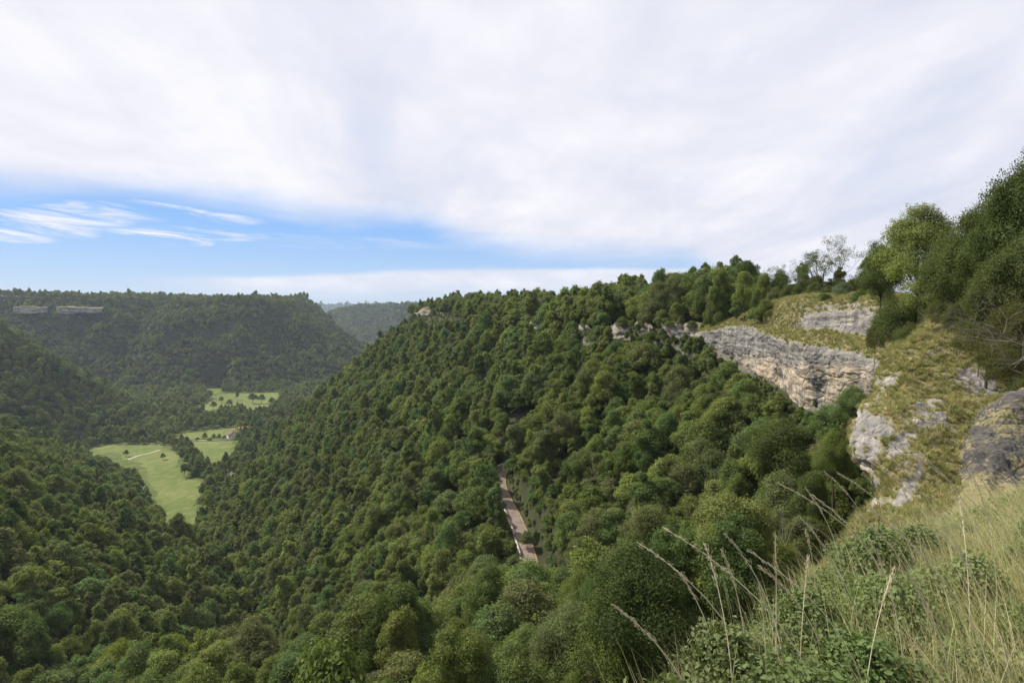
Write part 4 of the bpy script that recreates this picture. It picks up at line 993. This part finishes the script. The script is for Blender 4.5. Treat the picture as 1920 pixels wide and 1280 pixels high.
gw = obj('garden_wall', b.mesh('garden_wall', [M_PLASTER])); gw['label'] = 'low pale garden wall along the field in front of the farm'; gw['category'] = 'wall'

# ---------------------------------------------------------------- turf: tufts of dry grass on the spur and the cliff top
def ribbons(base, h, lean, width, seg=4, curve=1.0, rg=rng):
    """arching blades as ribbons; base n x 3, lean n x 2 (horizontal reach)"""
    n = len(base); t = np.linspace(0, 1, seg + 1)[None, :]
    x = base[:, 0:1] + lean[:, 0:1] * t ** (1.6 * curve); y = base[:, 1:2] + lean[:, 1:2] * t ** (1.6 * curve)
    z = base[:, 2:3] + h[:, None] * (t - .12 * t ** 3)
    a = rg.uniform(0, 6.28, n)[:, None]; w = (np.broadcast_to(width, n)[:, None] * (1 - t ** 1.5 * .9) * .5)
    L = np.stack([x + np.cos(a) * w, y + np.sin(a) * w, z], -1); R = np.stack([x - np.cos(a) * w, y - np.sin(a) * w, z], -1)
    V = np.stack([L, R], 2).reshape(-1, 3); k = 2 * (seg + 1)
    i = (np.arange(n) * k)[:, None] + 2 * np.arange(seg)[None, :]
    return V, np.stack([i, i + 1, i + 3, i + 2], -1).reshape(-1, 4)
def tuft(seed, nb, h, sp, w):
    rg = np.random.default_rng(seed); a = rg.uniform(0, 6.28, nb); q = rg.uniform(.2, 1, nb)
    return ribbons(np.column_stack([np.cos(a) * q * .08, np.sin(a) * q * .08, np.full(nb, -.03)]), h * rg.uniform(.5, 1.15, nb), np.column_stack([np.cos(a), np.sin(a)]) * (q * sp)[:, None], w, 2, rg=rg)
_ml = M_LEAF
tufts = [tuft(s, 26, .42, .30, .035) for s in range(4)]
def scatter_on(Qg, gr, n, thr, seed, smin, smax, power=1):
    rg = np.random.default_rng(seed); nr, nc = gr.shape
    a = np.linalg.norm(np.cross(np.gradient(Qg, axis=0), np.gradient(Qg, axis=1)), axis=2)
    w = np.where(gr > thr, gr ** power, 0.0) * a; w = w.ravel() / w.sum(); i = rg.choice(nr * nc, n, p=w)
    r, c = i // nc, i % nc; r2 = np.clip(r + 1, 0, nr - 1); c2 = np.clip(c + 1, 0, nc - 1); f = rg.random((n, 2))
    p = Qg[r, c] + (Qg[r2, c] - Qg[r, c]) * f[:, :1] + (Qg[r, c2] - Qg[r, c]) * f[:, 1:]
    return np.column_stack([p, rg.uniform(smin, smax, n), rg.uniform(0, 6.28, n), rg.integers(0, 4, n)])
M_LEAF = M_GRASSB
forest('spur_grass', scatter_on(SQ, SGR, 34000, .12, 3, .4, 1.3, 1.6), tufts, kind='stuff', label='dry yellow green grass growing over the stony spur', category='grass')
forest('cliff_grass', scatter_on(CQ, CGR, 12000, .45, 4, .7, 1.9), tufts, kind='stuff', label='dry grass on the ledges and turf of the main cliff', category='grass')
M_LEAF = _ml

# ---------------------------------------------------------------- the bramble bank at the viewpoint
def gz(x, y): return height(np.atleast_1d(np.asarray(x, float)), np.atleast_1d(np.asarray(y, float)))
def bank_points(n, rg, x0=-.8, x1=10.5, y0=1.6, y1=11.5, lim=.8):
    x = rg.uniform(x0, x1, n * 3); y = rg.uniform(y0, y1, n * 3); k = (sdf(PA, x, y) < lim) & (x / y < 1.15) & (x / y > .1); x, y = x[k][:n], y[k][:n]
    return np.column_stack([x, y, gz(x, y)])
def oval_leaves(C, N, size, rg):
    n = len(C); r = rg.normal(size=(n, 3)); u = np.cross(N, r); u /= np.linalg.norm(u, axis=1)[:, None] + 1e-9; v = np.cross(N, u); s = np.broadcast_to(size, n)[:, None]
    up = N * s * .12
    V = np.stack([C - u * s * .5, C - u * s * .15 + v * s * .34 + up, C + u * s * .22 + v * s * .27 + up, C + u * s * .55, C + u * s * .22 - v * s * .27 + up, C - u * s * .15 - v * s * .34 + up], 1).reshape(-1, 3)
    i = (np.arange(n) * 6)[:, None]; return V, np.concatenate([i + np.array([0, 1, 2, 3]), i + np.array([0, 3, 4, 5])])
BR = []
for s in range(4):
    C, N, lc, lr, rg = crown_points(700 + s, .46, .62, .24, 22, 4200, .40)
    V, Q = oval_leaves(C, N, .040 * rg.uniform(.5, 1.4, len(C)), rg)
    lv = mesh('leaves', V, Q, mats=[M_BUSH]); b = MB()
    for k in range(16):
        c = lc[k]; m = c * .5 + np.array((0, 0, .1)); e = c * 1.25 + np.array((0, 0, -.02)) ; b.tube([(0, 0, -.1), m, c, e], [.006, .005, .004, .002], 4)
    BR.append((lv, b.mesh('stems', [simple('bramble_stem', (0.13, 0.085, 0.05))])))
rg = np.random.default_rng(33)
bp = bank_points(700, rg, lim=-.2); sel = []
for p in bp:
    if all(np.hypot(*(p[:2] - q[:2])) > .5 + .045 * p[1] for q in sel): sel.append(p)
sel = sorted(sel, key=lambda p: p[1])
for i, p in enumerate(sel):
    ppx, ppy = proj(p[0], p[1], p[2]); s = rg.uniform(.55, 1.1) * (.75 if ppx > 1780 else 1) * (1 - .35 * float(sstep(4, 7, p[1])))
    r = bpy.data.objects.new('bramble_bush', None); COL.objects.link(r); r.location = p; r.rotation_euler = (0, 0, rg.uniform(0, 6.28)); r.scale = (s, s, s * rg.uniform(.7, 1.1))
    row_ = int(i // 8); mates = sorted(range(row_ * 8, min(row_ * 8 + 8, len(sel))), key=lambda k: sel[k][0] / sel[k][1])
    r['label'] = f'bramble bush on the near bank, {ORD[mates.index(i)]} from west, {ORD[row_]} row out'; r['category'] = 'bush'; r['group'] = 'brambles covering the near bank'
    lv, st = BR[int(rg.integers(0, 4))]
    c = obj('leaves', lv, r); c['tint'] = 0.0; c['bronze'] = float(rg.uniform(0, .2)); obj('stems', st, r)
# low leaves and dry blades: nobody could count them
pb = bank_points(42000, rg, lim=1.0); pb[:, 2] += rg.uniform(0, .2, len(pb)); N = rg.normal(size=(len(pb), 3)) * .6 + np.array((0, 0, 1)); N /= np.linalg.norm(N, axis=1)[:, None]
V, Q = oval_leaves(pb, N, .036 * rg.uniform(.5, 1.5, len(pb)), rg)
obj('undergrowth', mesh('undergrowth', V, Q, mats=[M_BUSH]), kind='stuff', label='low leafy undergrowth on the near bank', category='undergrowth')
pb = bank_points(24000, rg, lim=.5); ppx, ppy = proj(pb[:, 0], pb[:, 1], pb[:, 2])
keep = (fbm(pb[:, 0], pb[:, 1], s=.9, o=3, seed=55) + .25 * sstep(1650, 1850, ppx) + rg.normal(size=len(pb)) * .12 > -.08) & (rg.random(len(pb)) < .4 + .6 * sstep(1650, 1850, ppx)); pb = pb[keep]; n = len(pb); a = rg.normal(2.6, 1.2, n); L = rg.uniform(.1, .4, n)
V, Q = ribbons(pb - np.array((0, 0, .04)), rg.uniform(.25, .75, n) * (1 - .45 * sstep(4, 8, pb[:, 1])), np.column_stack([np.cos(a), np.sin(a)]) * L[:, None], rg.uniform(.003, .009, n), 5, rg=rg)
obj('dry_grass', mesh('dry_grass', V, Q, mats=[M_STRAW]), kind='stuff', label='dry straw coloured grass among the brambles', category='grass')
pb = bank_points(30000, rg, lim=.4); ppx, ppy = proj(pb[:, 0], pb[:, 1], pb[:, 2]); pb = pb[rg.random(len(pb)) < sstep(1600, 1900, ppx) * .5 + .04]; n = len(pb); a = rg.normal(2.7, .9, n); L = rg.uniform(.1, .5, n)
V, Q = ribbons(pb - np.array((0, 0, .04)), rg.uniform(.3, .8, n) * (1 - .4 * sstep(4, 8, pb[:, 1])), np.column_stack([np.cos(a), np.sin(a)]) * L[:, None], rg.uniform(.002, .006, n), 5, rg=rg)
obj('dry_hay', mesh('dry_hay', V, Q, mats=[leaf_material('hay', [(0.62, 0.52, 0.31), (0.50, 0.42, 0.24), (0.70, 0.60, 0.40), (0.44, 0.30, 0.19)], patch=2.0, transl=0.3)]), kind='stuff', label='pale dead grass thick at the east end of the near bank', category='grass')
M_STALK = simple('pale_straw', (0.66, 0.58, 0.38), var=.2, sc=6)
# tall stalks with seed heads
STALKS = [(1325, 1276, 2.9, .85, -.5), (1415, 1255, 3.5, .95, -.65), (1455, 1262, 3.3, 1.15, -.05), (1545, 1262, 3.1, 1.1, -.7), (1620, 1262, 3.0, .9, .2), (1665, 1160, 5.0, 1.1, -.8), (1715, 1130, 5.6, 1.15, -.7), (1770, 1110, 5.8, 1.2, -.65), (1835, 1080, 6.2, 1.2, -.8), (1880, 1240, 3.0, 1.2, -.5), (1800, 1255, 2.8, 1.0, -.3), (1380, 1260, 3.2, 1.05, -.1), (1405, 1265, 3.4, 1.1, -.2), (1440, 1270, 3.1, .95, -.12), (1470, 1230, 3.8, .95, -.35), (1500, 1240, 3.6, .8, .1), (1560, 1240, 3.4, .9, -.5), (1600, 1230, 4.2, 1.0, -.4),
          (1640, 1250, 3.0, 1.1, -.6), (1680, 1200, 4.4, 1.1, -.55), (1700, 1240, 3.3, 1.0, -.2), (1730, 1180, 5.0, 1.2, -.35), (1760, 1230, 3.5, 1.2, -.5), (1790, 1150, 5.2, 1.3, -.4), (1820, 1210, 3.8, 1.1, .05), (1850, 1130, 5.4, 1.4, -.6),
          (1870, 1180, 4.2, 1.3, -.25), (1890, 1100, 5.6, 1.2, -.45), (1905, 1220, 3.1, 1.0, -.3), (1915, 1120, 4.8, 1.4, -.7), (1580, 1120, 5.5, 1.0, -.3), (1650, 1120, 5.8, 1.1, -.45), (1740, 1080, 6.4, 1.2, -.3), (1350, 1240, 3.7, .85, -.3), (1530, 1180, 4.6, .9, -.2)]
TENS = ['', '', 'twenty', 'thirty']
O2 = ORD + ['thirteenth', 'fourteenth', 'fifteenth', 'sixteenth', 'seventeenth', 'eighteenth', 'nineteenth', 'twentieth']
def CARD(k): return O2[k] if k < 20 else ('twenty ' if k < 30 else 'thirty ') + O2[(k - 20) % 10 if k % 10 or k == 20 else 0]
for i, (px, py, Y, h, ln) in enumerate(STALKS):
    x = P(px, py, Y)[0]; z = gz(x, Y)[0]; b = MB(); h += .15
    t = np.linspace(0, 1, 9); dy = rg.uniform(-.2, .2) * h
    pts = np.column_stack([ln * h * t ** 1.9, dy * t ** 1.8, h * (t - .10 * t ** 3)])
    r = bpy.data.objects.new('grass_stalk', None); COL.objects.link(r); r.location = (x, Y, z); r['label'] = f'tall straw coloured grass stalk above the brambles, {CARD(sorted(q[0] for q in STALKS).index(px))} from the west along the bank'; r['category'] = 'grass stalk'; r['group'] = 'tall grass stalks on the near bank'
    b.tube(pts, np.linspace(.0040, .0022, 9), 4); c = obj('stem', b.mesh('stem', [M_STALK], True), r)
    m = 60; k = rg.uniform(.74, 1.0, m); C = np.column_stack([np.interp(k, t, pts[:, j]) for j in range(3)]) + rg.normal(size=(m, 3)) * .007
    d = np.array(pts[-1] - pts[-3]); d /= np.linalg.norm(d); b2 = MB()
    for q in C: b2.tube([q - d * .009, q, q + d * .012], [.0006, .0022, .0005], 3)
    obj('seed_head', b2.mesh('seed_head', [M_STALK]), r)

# ---------------------------------------------------------------- the air between
def haze():
    b = MB(); x0, x1, y0, y1, z0, z1 = -11800, 11800, -11800, 11800, -240, 125
    b.box(((x0 + x1) / 2, (y0 + y1) / 2, (z0 + z1) / 2), (x1 - x0, y1 - y0, z1 - z0))
    m = bpy.data.materials.new('haze'); m.use_nodes = True; t = NT(m.node_tree); t.n.clear()
    out = t.new('ShaderNodeOutputMaterial'); v = t.new('ShaderNodeVolumePrincipled'); v.inputs['Color'].default_value = (0.72, 0.83, 1.0, 1); v.inputs['Density'].default_value = 0.00006; v.inputs['Anisotropy'].default_value = 0.2
    t.link(v.outputs[0], out.inputs['Volume'])
    obj('haze', b.mesh('haze', [m]), kind='stuff', label='faint blue haze filling the valley air', category='haze')
haze()
